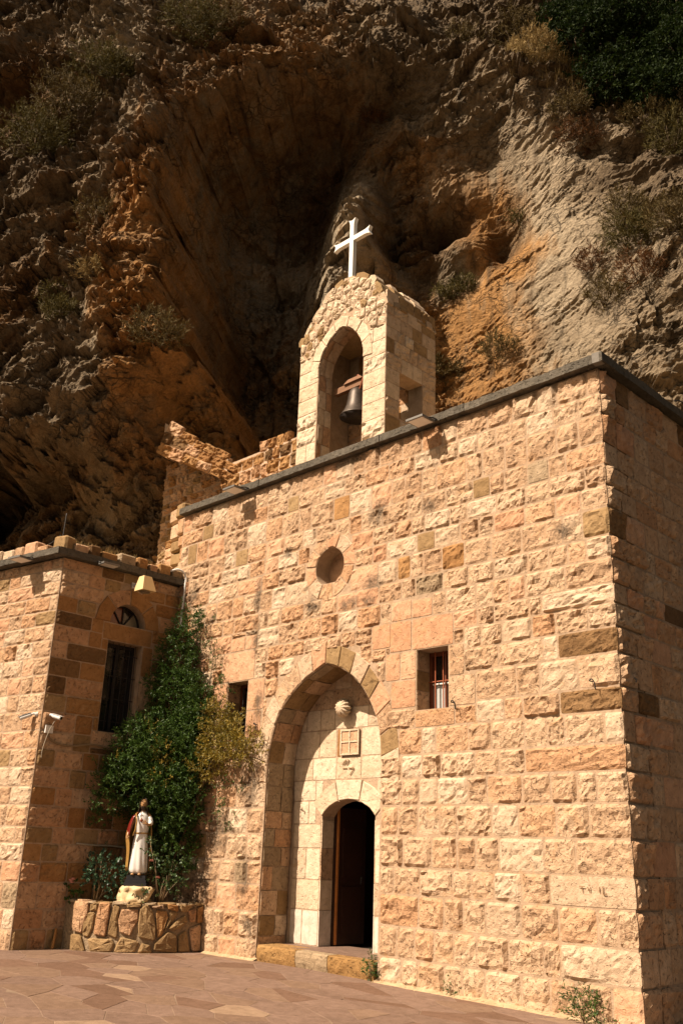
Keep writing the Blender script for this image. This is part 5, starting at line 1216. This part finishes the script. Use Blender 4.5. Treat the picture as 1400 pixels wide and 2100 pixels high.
# ---------------------------------------------------------------- cliff
PN = np.array([.6, -.8, 0]); PU = np.array([.8, .6, 0]); P0 = np.array([-8., 6., 0])
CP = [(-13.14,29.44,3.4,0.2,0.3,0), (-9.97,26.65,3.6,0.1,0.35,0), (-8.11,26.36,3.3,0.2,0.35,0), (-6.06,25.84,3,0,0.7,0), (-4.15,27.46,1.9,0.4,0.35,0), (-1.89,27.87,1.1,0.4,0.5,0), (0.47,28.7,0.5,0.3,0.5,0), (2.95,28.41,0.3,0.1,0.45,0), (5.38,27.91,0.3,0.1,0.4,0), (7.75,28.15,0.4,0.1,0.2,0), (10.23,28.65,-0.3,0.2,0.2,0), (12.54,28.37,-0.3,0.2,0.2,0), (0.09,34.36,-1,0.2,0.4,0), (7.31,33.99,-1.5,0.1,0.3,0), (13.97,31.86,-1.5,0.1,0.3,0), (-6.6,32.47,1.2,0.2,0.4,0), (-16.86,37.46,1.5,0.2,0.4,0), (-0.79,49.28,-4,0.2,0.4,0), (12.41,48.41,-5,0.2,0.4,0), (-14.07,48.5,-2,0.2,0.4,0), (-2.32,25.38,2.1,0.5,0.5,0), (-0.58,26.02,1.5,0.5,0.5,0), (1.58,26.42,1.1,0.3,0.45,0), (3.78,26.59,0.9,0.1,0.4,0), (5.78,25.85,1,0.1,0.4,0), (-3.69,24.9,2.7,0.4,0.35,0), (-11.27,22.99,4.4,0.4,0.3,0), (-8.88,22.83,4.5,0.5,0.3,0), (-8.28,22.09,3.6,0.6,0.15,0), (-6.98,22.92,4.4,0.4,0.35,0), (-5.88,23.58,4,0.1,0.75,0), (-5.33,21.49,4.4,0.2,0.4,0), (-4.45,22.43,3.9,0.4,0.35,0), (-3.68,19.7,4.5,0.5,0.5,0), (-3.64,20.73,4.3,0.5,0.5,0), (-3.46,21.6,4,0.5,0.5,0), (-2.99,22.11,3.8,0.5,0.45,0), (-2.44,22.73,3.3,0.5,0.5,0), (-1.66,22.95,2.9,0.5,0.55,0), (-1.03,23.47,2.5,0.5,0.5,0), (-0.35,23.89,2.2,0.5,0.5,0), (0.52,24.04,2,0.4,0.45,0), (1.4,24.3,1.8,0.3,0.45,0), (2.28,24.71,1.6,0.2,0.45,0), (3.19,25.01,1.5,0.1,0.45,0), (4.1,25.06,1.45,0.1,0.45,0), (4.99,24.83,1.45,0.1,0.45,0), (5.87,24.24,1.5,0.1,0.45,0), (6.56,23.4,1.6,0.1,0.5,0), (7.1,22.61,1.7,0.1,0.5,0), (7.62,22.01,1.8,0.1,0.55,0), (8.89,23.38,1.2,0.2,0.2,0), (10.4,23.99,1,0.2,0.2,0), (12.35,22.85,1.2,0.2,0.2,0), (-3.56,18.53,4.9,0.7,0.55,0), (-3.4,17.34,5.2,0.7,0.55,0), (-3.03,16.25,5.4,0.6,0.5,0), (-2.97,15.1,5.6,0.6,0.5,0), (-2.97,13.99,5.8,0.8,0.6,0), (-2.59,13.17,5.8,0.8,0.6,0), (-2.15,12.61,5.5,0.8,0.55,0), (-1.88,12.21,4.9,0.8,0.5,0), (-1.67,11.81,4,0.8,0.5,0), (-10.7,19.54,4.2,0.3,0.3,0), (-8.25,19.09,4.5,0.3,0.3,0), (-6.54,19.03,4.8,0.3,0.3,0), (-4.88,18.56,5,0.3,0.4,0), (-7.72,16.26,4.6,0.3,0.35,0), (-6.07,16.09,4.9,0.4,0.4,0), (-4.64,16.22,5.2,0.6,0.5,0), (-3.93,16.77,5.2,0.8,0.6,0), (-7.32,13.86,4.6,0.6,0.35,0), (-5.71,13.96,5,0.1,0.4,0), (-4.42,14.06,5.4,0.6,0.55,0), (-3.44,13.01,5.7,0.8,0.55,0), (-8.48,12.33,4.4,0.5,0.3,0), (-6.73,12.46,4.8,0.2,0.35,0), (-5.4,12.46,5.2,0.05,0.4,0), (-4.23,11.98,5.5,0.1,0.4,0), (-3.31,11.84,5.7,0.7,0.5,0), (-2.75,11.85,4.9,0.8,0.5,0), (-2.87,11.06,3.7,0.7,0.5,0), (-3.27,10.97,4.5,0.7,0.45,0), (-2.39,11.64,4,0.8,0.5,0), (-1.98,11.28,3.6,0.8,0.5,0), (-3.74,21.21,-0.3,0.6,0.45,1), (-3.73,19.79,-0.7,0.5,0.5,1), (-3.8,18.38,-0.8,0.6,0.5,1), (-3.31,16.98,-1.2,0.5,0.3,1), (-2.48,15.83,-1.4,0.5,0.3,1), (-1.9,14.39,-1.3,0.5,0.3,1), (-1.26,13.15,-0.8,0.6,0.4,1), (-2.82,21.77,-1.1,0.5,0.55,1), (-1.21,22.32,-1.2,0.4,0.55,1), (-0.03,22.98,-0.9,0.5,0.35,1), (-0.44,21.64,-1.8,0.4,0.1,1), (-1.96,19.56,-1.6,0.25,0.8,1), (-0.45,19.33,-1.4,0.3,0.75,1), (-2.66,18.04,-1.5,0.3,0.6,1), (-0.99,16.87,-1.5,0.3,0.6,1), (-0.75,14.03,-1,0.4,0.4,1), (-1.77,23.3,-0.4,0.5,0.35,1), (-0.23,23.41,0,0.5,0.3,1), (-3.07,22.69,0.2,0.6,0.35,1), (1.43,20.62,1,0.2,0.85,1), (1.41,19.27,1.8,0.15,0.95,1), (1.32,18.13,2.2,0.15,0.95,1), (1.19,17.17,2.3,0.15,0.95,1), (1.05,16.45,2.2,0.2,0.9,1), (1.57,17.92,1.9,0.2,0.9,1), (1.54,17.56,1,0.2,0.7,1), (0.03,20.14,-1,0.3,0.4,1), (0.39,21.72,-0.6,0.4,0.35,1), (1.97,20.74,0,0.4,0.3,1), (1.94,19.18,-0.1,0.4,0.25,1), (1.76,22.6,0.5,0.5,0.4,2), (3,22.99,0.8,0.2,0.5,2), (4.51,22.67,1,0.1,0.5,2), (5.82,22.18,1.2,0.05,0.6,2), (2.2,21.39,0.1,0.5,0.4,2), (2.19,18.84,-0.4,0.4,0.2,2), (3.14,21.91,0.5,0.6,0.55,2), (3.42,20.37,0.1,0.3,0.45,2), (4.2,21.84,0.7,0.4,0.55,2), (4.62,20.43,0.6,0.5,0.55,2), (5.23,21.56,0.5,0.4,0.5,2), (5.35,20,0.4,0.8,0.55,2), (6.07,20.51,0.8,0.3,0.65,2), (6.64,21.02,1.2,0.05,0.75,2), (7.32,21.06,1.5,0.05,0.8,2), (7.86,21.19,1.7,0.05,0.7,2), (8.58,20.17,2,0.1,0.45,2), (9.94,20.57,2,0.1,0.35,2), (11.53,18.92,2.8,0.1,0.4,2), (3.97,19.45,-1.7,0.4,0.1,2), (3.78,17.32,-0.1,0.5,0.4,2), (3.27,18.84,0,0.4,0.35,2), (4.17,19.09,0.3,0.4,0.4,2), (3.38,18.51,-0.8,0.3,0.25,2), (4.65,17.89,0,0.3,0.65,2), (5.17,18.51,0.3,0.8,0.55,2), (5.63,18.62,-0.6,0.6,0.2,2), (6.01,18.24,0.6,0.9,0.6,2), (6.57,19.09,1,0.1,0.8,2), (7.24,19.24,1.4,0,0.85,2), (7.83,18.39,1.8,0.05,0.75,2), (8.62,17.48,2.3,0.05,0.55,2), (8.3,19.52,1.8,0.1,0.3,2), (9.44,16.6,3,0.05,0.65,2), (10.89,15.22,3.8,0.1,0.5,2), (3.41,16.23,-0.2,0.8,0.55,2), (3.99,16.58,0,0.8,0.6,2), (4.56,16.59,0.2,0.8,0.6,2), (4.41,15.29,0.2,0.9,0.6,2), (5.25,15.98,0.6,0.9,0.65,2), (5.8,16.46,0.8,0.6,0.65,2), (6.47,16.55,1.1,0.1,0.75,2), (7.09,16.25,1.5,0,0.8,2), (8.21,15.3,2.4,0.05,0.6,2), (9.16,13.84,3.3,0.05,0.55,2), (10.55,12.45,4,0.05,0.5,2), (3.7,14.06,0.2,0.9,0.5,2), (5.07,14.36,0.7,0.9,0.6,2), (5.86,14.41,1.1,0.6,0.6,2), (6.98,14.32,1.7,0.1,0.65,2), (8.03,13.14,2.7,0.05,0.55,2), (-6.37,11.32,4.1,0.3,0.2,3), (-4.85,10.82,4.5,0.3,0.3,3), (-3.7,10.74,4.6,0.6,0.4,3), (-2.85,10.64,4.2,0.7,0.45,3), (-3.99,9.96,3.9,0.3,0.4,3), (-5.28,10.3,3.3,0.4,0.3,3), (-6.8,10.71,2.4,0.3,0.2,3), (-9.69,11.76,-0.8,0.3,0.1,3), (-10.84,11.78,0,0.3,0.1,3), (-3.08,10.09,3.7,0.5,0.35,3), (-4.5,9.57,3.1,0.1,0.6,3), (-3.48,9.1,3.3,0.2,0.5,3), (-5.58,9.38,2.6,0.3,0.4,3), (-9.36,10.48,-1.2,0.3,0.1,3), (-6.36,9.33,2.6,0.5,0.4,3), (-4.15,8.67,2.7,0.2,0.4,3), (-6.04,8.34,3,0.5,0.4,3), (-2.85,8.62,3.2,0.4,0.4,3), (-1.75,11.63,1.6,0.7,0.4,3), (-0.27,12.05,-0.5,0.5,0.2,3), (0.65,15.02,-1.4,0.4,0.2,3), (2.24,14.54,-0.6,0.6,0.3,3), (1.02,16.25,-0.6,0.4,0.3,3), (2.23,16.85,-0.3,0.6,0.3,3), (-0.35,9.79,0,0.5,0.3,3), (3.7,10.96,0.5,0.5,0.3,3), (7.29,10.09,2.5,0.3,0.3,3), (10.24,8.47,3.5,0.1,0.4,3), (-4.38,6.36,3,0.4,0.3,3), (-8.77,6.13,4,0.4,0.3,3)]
EDGE = [(-1.12, 10.76), (-1.67, 11.81), (-1.88, 12.21), (-2.15, 12.61), (-2.59, 13.17), (-2.97, 13.99), (-2.97, 15.1), (-3.03, 16.25), (-3.4, 17.34), (-3.56, 18.53), (-3.68, 19.7), (-3.64, 20.73), (-3.46, 21.6), (-2.99, 22.11), (-2.44, 22.73), (-1.66, 22.95), (-1.03, 23.47), (-0.35, 23.89), (0.52, 24.04), (1.4, 24.3), (2.28, 24.71), (3.19, 25.01), (4.1, 25.06), (4.99, 24.83), (5.87, 24.24), (6.56, 23.4), (7.1, 22.61), (7.62, 22.01)]
LOWE = [(-9.54, 11.59), (-7.94, 11.4), (-7.0, 11.36), (-6.1, 11.07), (-4.81, 10.77), (-3.57, 10.67), (-2.58, 10.2), (-2.25, 9.52), (-2.2, 8.74)]

A_all = np.array(CP); phi = lambda d: np.sqrt(d*d+.16)
us = np.arange(-14.5, 15.01, .06); zs_ = np.concatenate([np.arange(4.0, 30, .06), np.arange(30, 44, .25)])
U, Z = np.meshgrid(us, zs_); shp = U.shape
q = np.stack([U.ravel(), Z.ravel()], 1)
def rbf(kinds, lam=.04):
    A = A_all[np.isin(A_all[:, 5], kinds)]; XY = A[:, :2]; nA = len(A)
    Mx = -phi(np.linalg.norm(XY[:, None]-XY[None], axis=2))+np.eye(nA)*lam
    Kx = np.block([[Mx, np.ones((nA, 1))], [np.ones((1, nA)), np.zeros((1, 1))]])
    Sol = np.linalg.solve(Kx, np.concatenate([A[:, 2:5], np.zeros((1, 3))])); acc = np.zeros((len(q), 3))
    for i in range(nA): acc += -phi(np.linalg.norm(q-XY[i], axis=1))[:, None]*Sol[i]
    return (acc+Sol[-1]).reshape(shp+(3,))
def inside(poly, soft, wob):
    """smooth mask of a polygon in the cliff plane, its edge wobbled by noise"""
    P = np.array(poly); Q = np.roll(P, -1, 0); x = U+wob*(fbm(U*1.1, Z*1.1, 3, 5, .62)+.7*facets(U*1.9, Z*2.6, 50)); y = Z+wob*(fbm(U*1.1, Z*1.1, 8, 5, .62)+.7*facets(U*2.2+5, Z*1.9, 90))
    d = np.full(shp, 1e9); cr = np.zeros(shp, bool)
    for (x0, y0), (x1, y1) in zip(P, Q):
        t = np.clip(((x-x0)*(x1-x0)+(y-y0)*(y1-y0))/((x1-x0)**2+(y1-y0)**2), 0, 1); d = np.minimum(d, np.hypot(x-x0-t*(x1-x0), y-y0-t*(y1-y0)))
        cr ^= ((y0 > y) != (y1 > y)) & (x < (x1-x0)*(y-y0)/(y1-y0+1e-12)+x0)
    sd = np.where(cr, d, -d); t = np.clip((sd+.02)/soft, 0, 1); return t*t*(3-2*t)
f_out = rbf([0, 2]); f_in = rbf([1, 2]); f_low = rbf([3])
m_in = inside([(EDGE[0][0]+.6, 3)]+EDGE+[(9.5, 22), (11, 3)], .7, .20)[..., None]
m_low = inside(LOWE+[(LOWE[-1][0], 3), (-20, 3), (-20, LOWE[0][1])], 1.0, .5)[..., None]
acc = f_out*(1-m_in)+f_in*m_in
acc = acc*(1-m_low)+f_low*m_low
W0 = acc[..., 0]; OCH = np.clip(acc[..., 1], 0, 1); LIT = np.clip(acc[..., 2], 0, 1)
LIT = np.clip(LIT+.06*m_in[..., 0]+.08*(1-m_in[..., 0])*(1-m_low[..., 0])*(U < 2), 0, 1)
# slope back above the rim
W0 = W0-np.logaddexp(0, (Z-28.0)/.8)*.8*.6
hollow = m_in[..., 0]*(1/(1+np.exp((U-2.6)*2.5)))*np.clip((2.2-W0)/1.0, 0, 1)*(1-.9*np.exp(-((U-.35)/.75)**2-((Z-18.3)/2.2)**2))          # smooth scooped cave wall
smooth = np.clip(1.35*np.exp(-((U-6.4)/2.9)**4-((Z-18.2)/4.4)**4), 0, 1)  # smooth grey wall at the right
gu, gv = np.gradient(W0, .06, axis=1), np.gradient(W0, .06, axis=0)
steep = np.clip(1/(1+.16*np.hypot(gu, np.clip(gv, -8, 8))), .25, 1)
rough = np.clip(1-.45*hollow-.90*smooth, .10, 1)*steep
wx = .5*fbm(U*.3, Z*.3, 1.2, 2); wz = .5*fbm(U*.3+31, Z*.3, 1.2, 2)
Ru, Rz = U+wx+.05*fbm(U*2, Z*2, 4, 2), Z+wz+.05*fbm(U*2, Z*2, 9, 2)
ta, tb = Ru*.88+Rz*.47, Rz*.88-Ru*.47        # strata dip down to the right
D = .50*rough*fbm(Ru*.40, Rz*.40, 3.1, 3)
D += .46*rough*facets(ta*.55, tb*.8, 11)
mod = np.clip(.85+.9*fbm(U*.5, Z*.5, 21, 2), .15, 2.0)
D += .32*rough*mod*facets(ta*1.15, tb*1.8, 77)
mod2 = np.clip(.8+1.0*fbm(U*.7+9, Z*.7, 4, 2), .1, 2.0)
D += .20*rough*mod2*facets(ta*2.6, tb*3.8, 140)
D += .10*mod2*(rough+.06)*facets(ta*5.5, tb*7.5, 33)
D += .05*rough*ridged(ta*1.2, tb*5.5, 5.5, 3)+.05*rough*fbm(U*5, Z*5, 3.3, 3, .6)+.03*facets(ta*12, tb*17, 71)*(rough+.1)
D += (hollow*.26+smooth*.08)*fbm(Ru*1.3, Z*.16, 7.7, 4, .6)+hollow*.12*ridged(Ru*.9, Z*.12, 2.2, 3)
D += .035*(1-.45*smooth)*fbm(U*4.5, Z*4.5, 2.7, 4, .6)+.05*smooth*fbm(U*1.3, Z*1.3, 3.3, 2)
sc = ridged(ta*.9, tb*3.4, 8.8, 3)
D -= smooth*.07*np.clip(sc-.95, 0, 1)*1.6*np.clip(.5+1.5*fbm(U*.8, Z*.8, 6, 2), 0, 1.5)
for cu, cz, r, dp in ((-1.45, 18.6, .6, 1.0), (-3.0, 15.2, .28, .5), (-2.2, 20.1, .3, .5), (.4, 18.2, .35, .6), (-7.4, 11.6, .3, .6), (-6.9, 11.9, .26, .5), (-6.5, 12.2, .3, .6), (-6.1, 11.4, .25, .5), (-5.7, 11.7, .28, .5), (-7.0, 10.9, .25, .4), (-5.3, 11.2, .2, .4), (9.1, 20.5, .5, .6), (8.2, 20.9, .4, .5)):
    D -= dp*np.exp(-(((U-cu)/r)**2+((Z-cz)/(r*.75))**2)**1.3)
Wc = W0+D
PX = P0[0]+PU[0]*U+PN[0]*Wc; PY = P0[1]+PU[1]*U+PN[1]*Wc
nz_, nu_ = shp
idx = np.arange(nz_*nu_).reshape(shp)
Fq = np.stack([idx[:-1, :-1], idx[:-1, 1:], idx[1:, 1:], idx[1:, :-1]], -1).reshape(-1, 4)
t = NT('cliff_rock')
ao = t.n.new('ShaderNodeAttribute'); ao.attribute_name = 'ochre'; al = t.n.new('ShaderNodeAttribute'); al.attribute_name = 'light'
nl = t.noise(.55, 6, .62, .8); nm = t.noise(3.2, 9, .68, .5); nf = t.noise(17, 6, .65); ns = t.noise(1.0, 6, .62, .6, mul=(1.5, 1.5, .22)); nd = t.noise(1.5, 8, .72, 1.0)
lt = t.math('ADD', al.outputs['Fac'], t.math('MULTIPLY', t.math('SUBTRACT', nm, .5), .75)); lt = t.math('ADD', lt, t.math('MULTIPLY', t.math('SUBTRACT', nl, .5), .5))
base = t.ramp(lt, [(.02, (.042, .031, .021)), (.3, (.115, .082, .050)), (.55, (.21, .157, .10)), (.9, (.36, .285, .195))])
oc = t.math('ADD', ao.outputs['Fac'], t.math('MULTIPLY', t.math('SUBTRACT', nl, .5), .9)); oc = t.math('ADD', oc, t.math('MULTIPLY', t.math('SUBTRACT', ns, .5), 1.5))
ocol = t.ramp(lt, [(.05, (.070, .032, .010)), (.4, (.19, .092, .030)), (.85, (.40, .21, .075))])
col = t.mix(t.rng(oc, .25, .75, 0, .95), base, ocol)
col = t.mix(t.math('MULTIPLY', t.rng(nd, .58, .70), .6), col, (.032, .025, .018))
st_ = t.math('MULTIPLY', t.rng(ns, .54, .68), .7); col = t.mix(st_, col, (.04, .034, .026))
col = t.mix(1.0, col, t.ramp(nf, [(.25, (.68, .68, .68)), (.65, (1.15, 1.15, 1.15))]), 'MULTIPLY')
def crack(scale, w, st):
    wv = t.n.new('ShaderNodeTexNoise'); wv.inputs['Scale'].default_value = scale*.9; wv.inputs['Detail'].default_value = 4; t.link(t.geo.outputs['Position'], wv.inputs['Vector'])
    ad = t.n.new('ShaderNodeVectorMath'); ad.operation = 'MULTIPLY_ADD'; t.link(wv.outputs['Color'], ad.inputs[0]); ad.inputs[1].default_value = (.9/scale,)*3; t.link(t.geo.outputs['Position'], ad.inputs[2])
    mp = t.n.new('ShaderNodeMapping'); mp.inputs['Rotation'].default_value = (.5, .35, .2); mp.inputs['Scale'].default_value = (1, 1, st); t.link(ad.outputs[0], mp.inputs['Vector'])
    vo = t.n.new('ShaderNodeTexVoronoi'); vo.feature = 'DISTANCE_TO_EDGE'; vo.inputs['Scale'].default_value = scale; t.link(mp.outputs[0], vo.inputs['Vector'])
    return t.rng(vo.outputs['Distance'], 0, w, 1, 0)
ck = t.math('MAXIMUM', t.math('MULTIPLY', crack(.9, .035, 1.8), .9), t.math('MULTIPLY', crack(3.1, .06, 1.6), .75))
ck = t.math('MULTIPLY', ck, t.rng(t.noise(.8, 4), .42, .62))
col = t.mix(t.math('MULTIPLY', ck, .75), col, (.03, .022, .015))
hh = t.math('ADD', t.math('ADD', nm, t.math('MULTIPLY', nf, .45)), t.math('MULTIPLY', nd, .6))
t.bump(t.math('SUBTRACT', hh, t.math('MULTIPLY', ck, .5)), 1.0, .095)
M_CLIFF = t.done(col, .95, .15)
V = np.stack([PX, PY, Z], -1).reshape(-1, 3)
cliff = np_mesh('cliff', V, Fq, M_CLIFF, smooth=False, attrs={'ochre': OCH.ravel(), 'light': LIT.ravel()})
tag(cliff, kind='structure')
def on_cliff(u, z, out=0.0):
    i = int(np.clip(np.searchsorted(us, u), 0, nu_-1)); j = int(np.clip(np.searchsorted(zs_, z), 0, nz_-1))
    return Vector((P0[0]+PU[0]*u+PN[0]*(Wc[j, i]+out), P0[1]+PU[1]*u+PN[1]*(Wc[j, i]+out), z))
# slabs of ground joining the cliff foot
def shrub(name, label, u, z, r, h, n, mat, seed, L=.13, W=.020, per=14, cat='shrub', up=1.0, group=None):
    b = on_cliff(u, z, -.1); t = thing(name, label, cat, b, group)
    foliage('foliage', [((b.x+PN[0]*r*.5, b.y+PN[1]*r*.5, b.z+h*.45), (r, r, h*.55)), ((b.x+PN[0]*r*.5+r*.5, b.y+PN[1]*r*.5+r*.3, b.z+h*.3), (r*.6, r*.6, h*.4))], n, mat, t, L, W, seed, per, .3, up, .1, .6)
    o = stems(t, 'stems', [[b, b+Vector((PN[0]*r*.5+random.uniform(-r, r)*.5, PN[1]*r*.5+random.uniform(-r, r)*.5, h*.7))] for i in range(6)], .018)
    return t
SHR = [('large olive brown shrub on the ledge left of the cave mouth', -5.97, 22.0, .8, 1.3, 330, M_SCRUBG), ('brown shrub on the cliff ledge right above the large olive shrub', -5.5, 22.6, .5, .8, 150, M_SCRUB),
 ('wide dark shrub on the left cliff below the olive shrub', -6.4, 20.4, .85, 1.0, 300, M_SCRUB), ('dark shrub near the left edge of the photo on a rock ledge', -7.2, 19.2, .75, 1.0, 250, M_SCRUBG),
 ('olive shrub hanging at the top of the cliff above the cave lip', -3.9, 25.3, .75, 1.4, 300, M_SCRUBG), ('brown shrub beside the olive one at the top of the cliff', -3.0, 26.0, .6, 1.0, 170, M_SCRUB), ('small brown tuft low on the left cliff shoulder', -4.9, 16.6, .5, .6, 90, M_SCRUB),
 ('round olive shrub in the middle of the pale right cliff', 8.8, 16.8, .55, .75, 210, M_SCRUBG), ('tall straw brown shrub above the round one on the right cliff', 8.75, 17.6, .45, .9, 150, M_SCRUB), ('dry shrub at the right edge of the pale cliff', 9.6, 16.4, .6, .6, 170, M_SCRUB),
 ('rust red shrub on the upper rim of the pale right cliff', 7.8, 21.0, .45, .7, 140, M_SCRUBR), ('brown tuft just above the rust red shrub', 7.55, 21.8, .4, .6, 100, M_SCRUB), ('dry shrub low on the right cliff above the church corner', 8.1, 15.2, .4, .6, 90, M_SCRUB), ('dry brown shrub by the right edge above the church corner', 8.9, 15.5, .5, .6, 110, M_SCRUBR),
 ('small thin bush in a crack of the right cliff', 7.86, 16.5, .28, .5, 60, M_SCRUBR), ('small green cushion plant on the left rock face', -5.54, 13.8, .28, .35, 80, M_SCRUBG), ('tiny green cushion plant above the other on the left rock face', -5.9, 14.6, .2, .25, 50, M_SCRUBG), ('ochre plant cushion on the left cliff edge', -4.7, 14.8, .24, .3, 50, M_STRAW),
 ('small green bush above the hole right of the bell tower', 4.43, 17.4, .24, .4, 70, M_SCRUBG), ('round green tuft beside the bell tower roof', 3.84, 17.2, .24, .3, 70, M_SCRUBG), ('dry bush at the ochre rock foot behind the tower', 3.75, 14.4, .4, .5, 90, M_SCRUB), ('brown bush on the ochre rock right of the tower', 5.36, 14.6, .4, .55, 90, M_SCRUB), ('single green sprig on the orange streak of the cliff', 6.1, 19.3, .2, .3, 35, M_SCRUBG),
 ('dry bush on the rubble wall under the cave', -2.6, 12.4, .5, .6, 120, M_SCRUB), ('dry shrub at the right edge of the upper cliff', 10.2, 19.8, .6, 1.0, 200, M_SCRUBG), ('yellow brown shrub below the dark trees', 9.7, 20.9, .6, .8, 170, M_SCRUB), ('straw coloured shrub on the rim at the top right', 6.6, 24.0, .5, .8, 140, M_STRAW), ('brown shrub at the top edge of the photo', 6.2, 26.0, .6, 1.0, 160, M_SCRUB), ('hanging brown bush under the cave lip', 1.6, 23.3, .3, .4, 60, M_SCRUBR), ('brown shrub on top of the cave lip', 4.4, 26.2, .5, .7, 120, M_SCRUB)]
for i, (lab, u, z, r, h, n, m) in enumerate(SHR): shrub('shrub', lab, u, z, r*1.1, h*1.1, int(n*1.5), m, 100+i*3, group='shrubs on the cliff')
TRE = [('dark green tree at the top right beside the cliff rim', 7.9, 24.6, 1.0, 2.0), ('dark green tree at the top edge of the photo, left of the others', 8.3, 26.3, 1.1, 2.2), ('dark tree in the top right corner', 10.9, 26.3, 1.4, 2.6), ('broad dark tree in the middle of the upper right grove', 9.5, 24.9, 1.3, 2.2), ('dark tree at the right edge of the grove', 11.0, 23.6, 1.3, 2.2), ('rounded green tree at the lower edge of the grove', 8.7, 22.9, .95, 1.7), ('low green tree above the dry shrubs at right', 9.9, 22.2, .9, 1.5)]
for i, (lab, u, z, r, h) in enumerate(TRE):
    b = on_cliff(u, z-.6, -.15); tt = thing('tree', lab, 'tree', b, 'trees on the upper right slope')
    cc = b+Vector((PN[0]*.55, PN[1]*.55, h*.55)); bl = [((cc.x, cc.y, cc.z), (r*.8, r*.7, h*.45))]
    for k in range(6):
        a = k*1.05+i; bl.append(((cc.x+math.cos(a)*r*.6, cc.y+math.sin(a)*r*.5, cc.z+h*.28*math.sin(k*2.1+i)), (r*.5, r*.5, h*.27)))
    foliage('crown', bl, int(640*r*r), M_TREE, tt, .11, .05, 300+i*3, 12, .22, .2, .55)
    stems(tt, 'trunk', [[b, b+Vector((PN[0]*.3, PN[1]*.3, h*.3)), cc], [b+Vector((PN[0]*.25, PN[1]*.25, h*.25)), cc+Vector((r*.5, 0, h*.2))], [b+Vector((PN[0]*.25, PN[1]*.25, h*.25)), cc+Vector((-r*.4, -r*.3, h*.2))]], .09)
# dry grass on the annexe roof edge and the upper rim
gr = np.random.default_rng(5); c = np.stack([gr.uniform(-5.4, -5.15, 150), gr.uniform(-2.4, -.2, 150), gr.uniform(6.72, 6.84, 150)], 1); d = np.tile([0, 0, 1.], (150, 1))
Vg, Fg = leaves(c, d, .14, .006, 9, .5, 6, .03); tag(np_mesh('dry_grass', Vg, Fg, M_STRAW, smooth=False), kind='stuff')
pts_ = []
for k in range(900):
    u = gr.uniform(5.9, 11.5); z = 24.6-.62*(u-6.2)+gr.normal()*.45; pts_.append(on_cliff(u, z, -.02))
Vg, Fg = leaves(np.array([tuple(p) for p in pts_]), np.tile([.2, -.3, 1.], (900, 1)), .42, .012, 19, .35, 7, .05); tag(np_mesh('rim_grass', Vg, Fg, M_STRAW, smooth=False), kind='stuff')
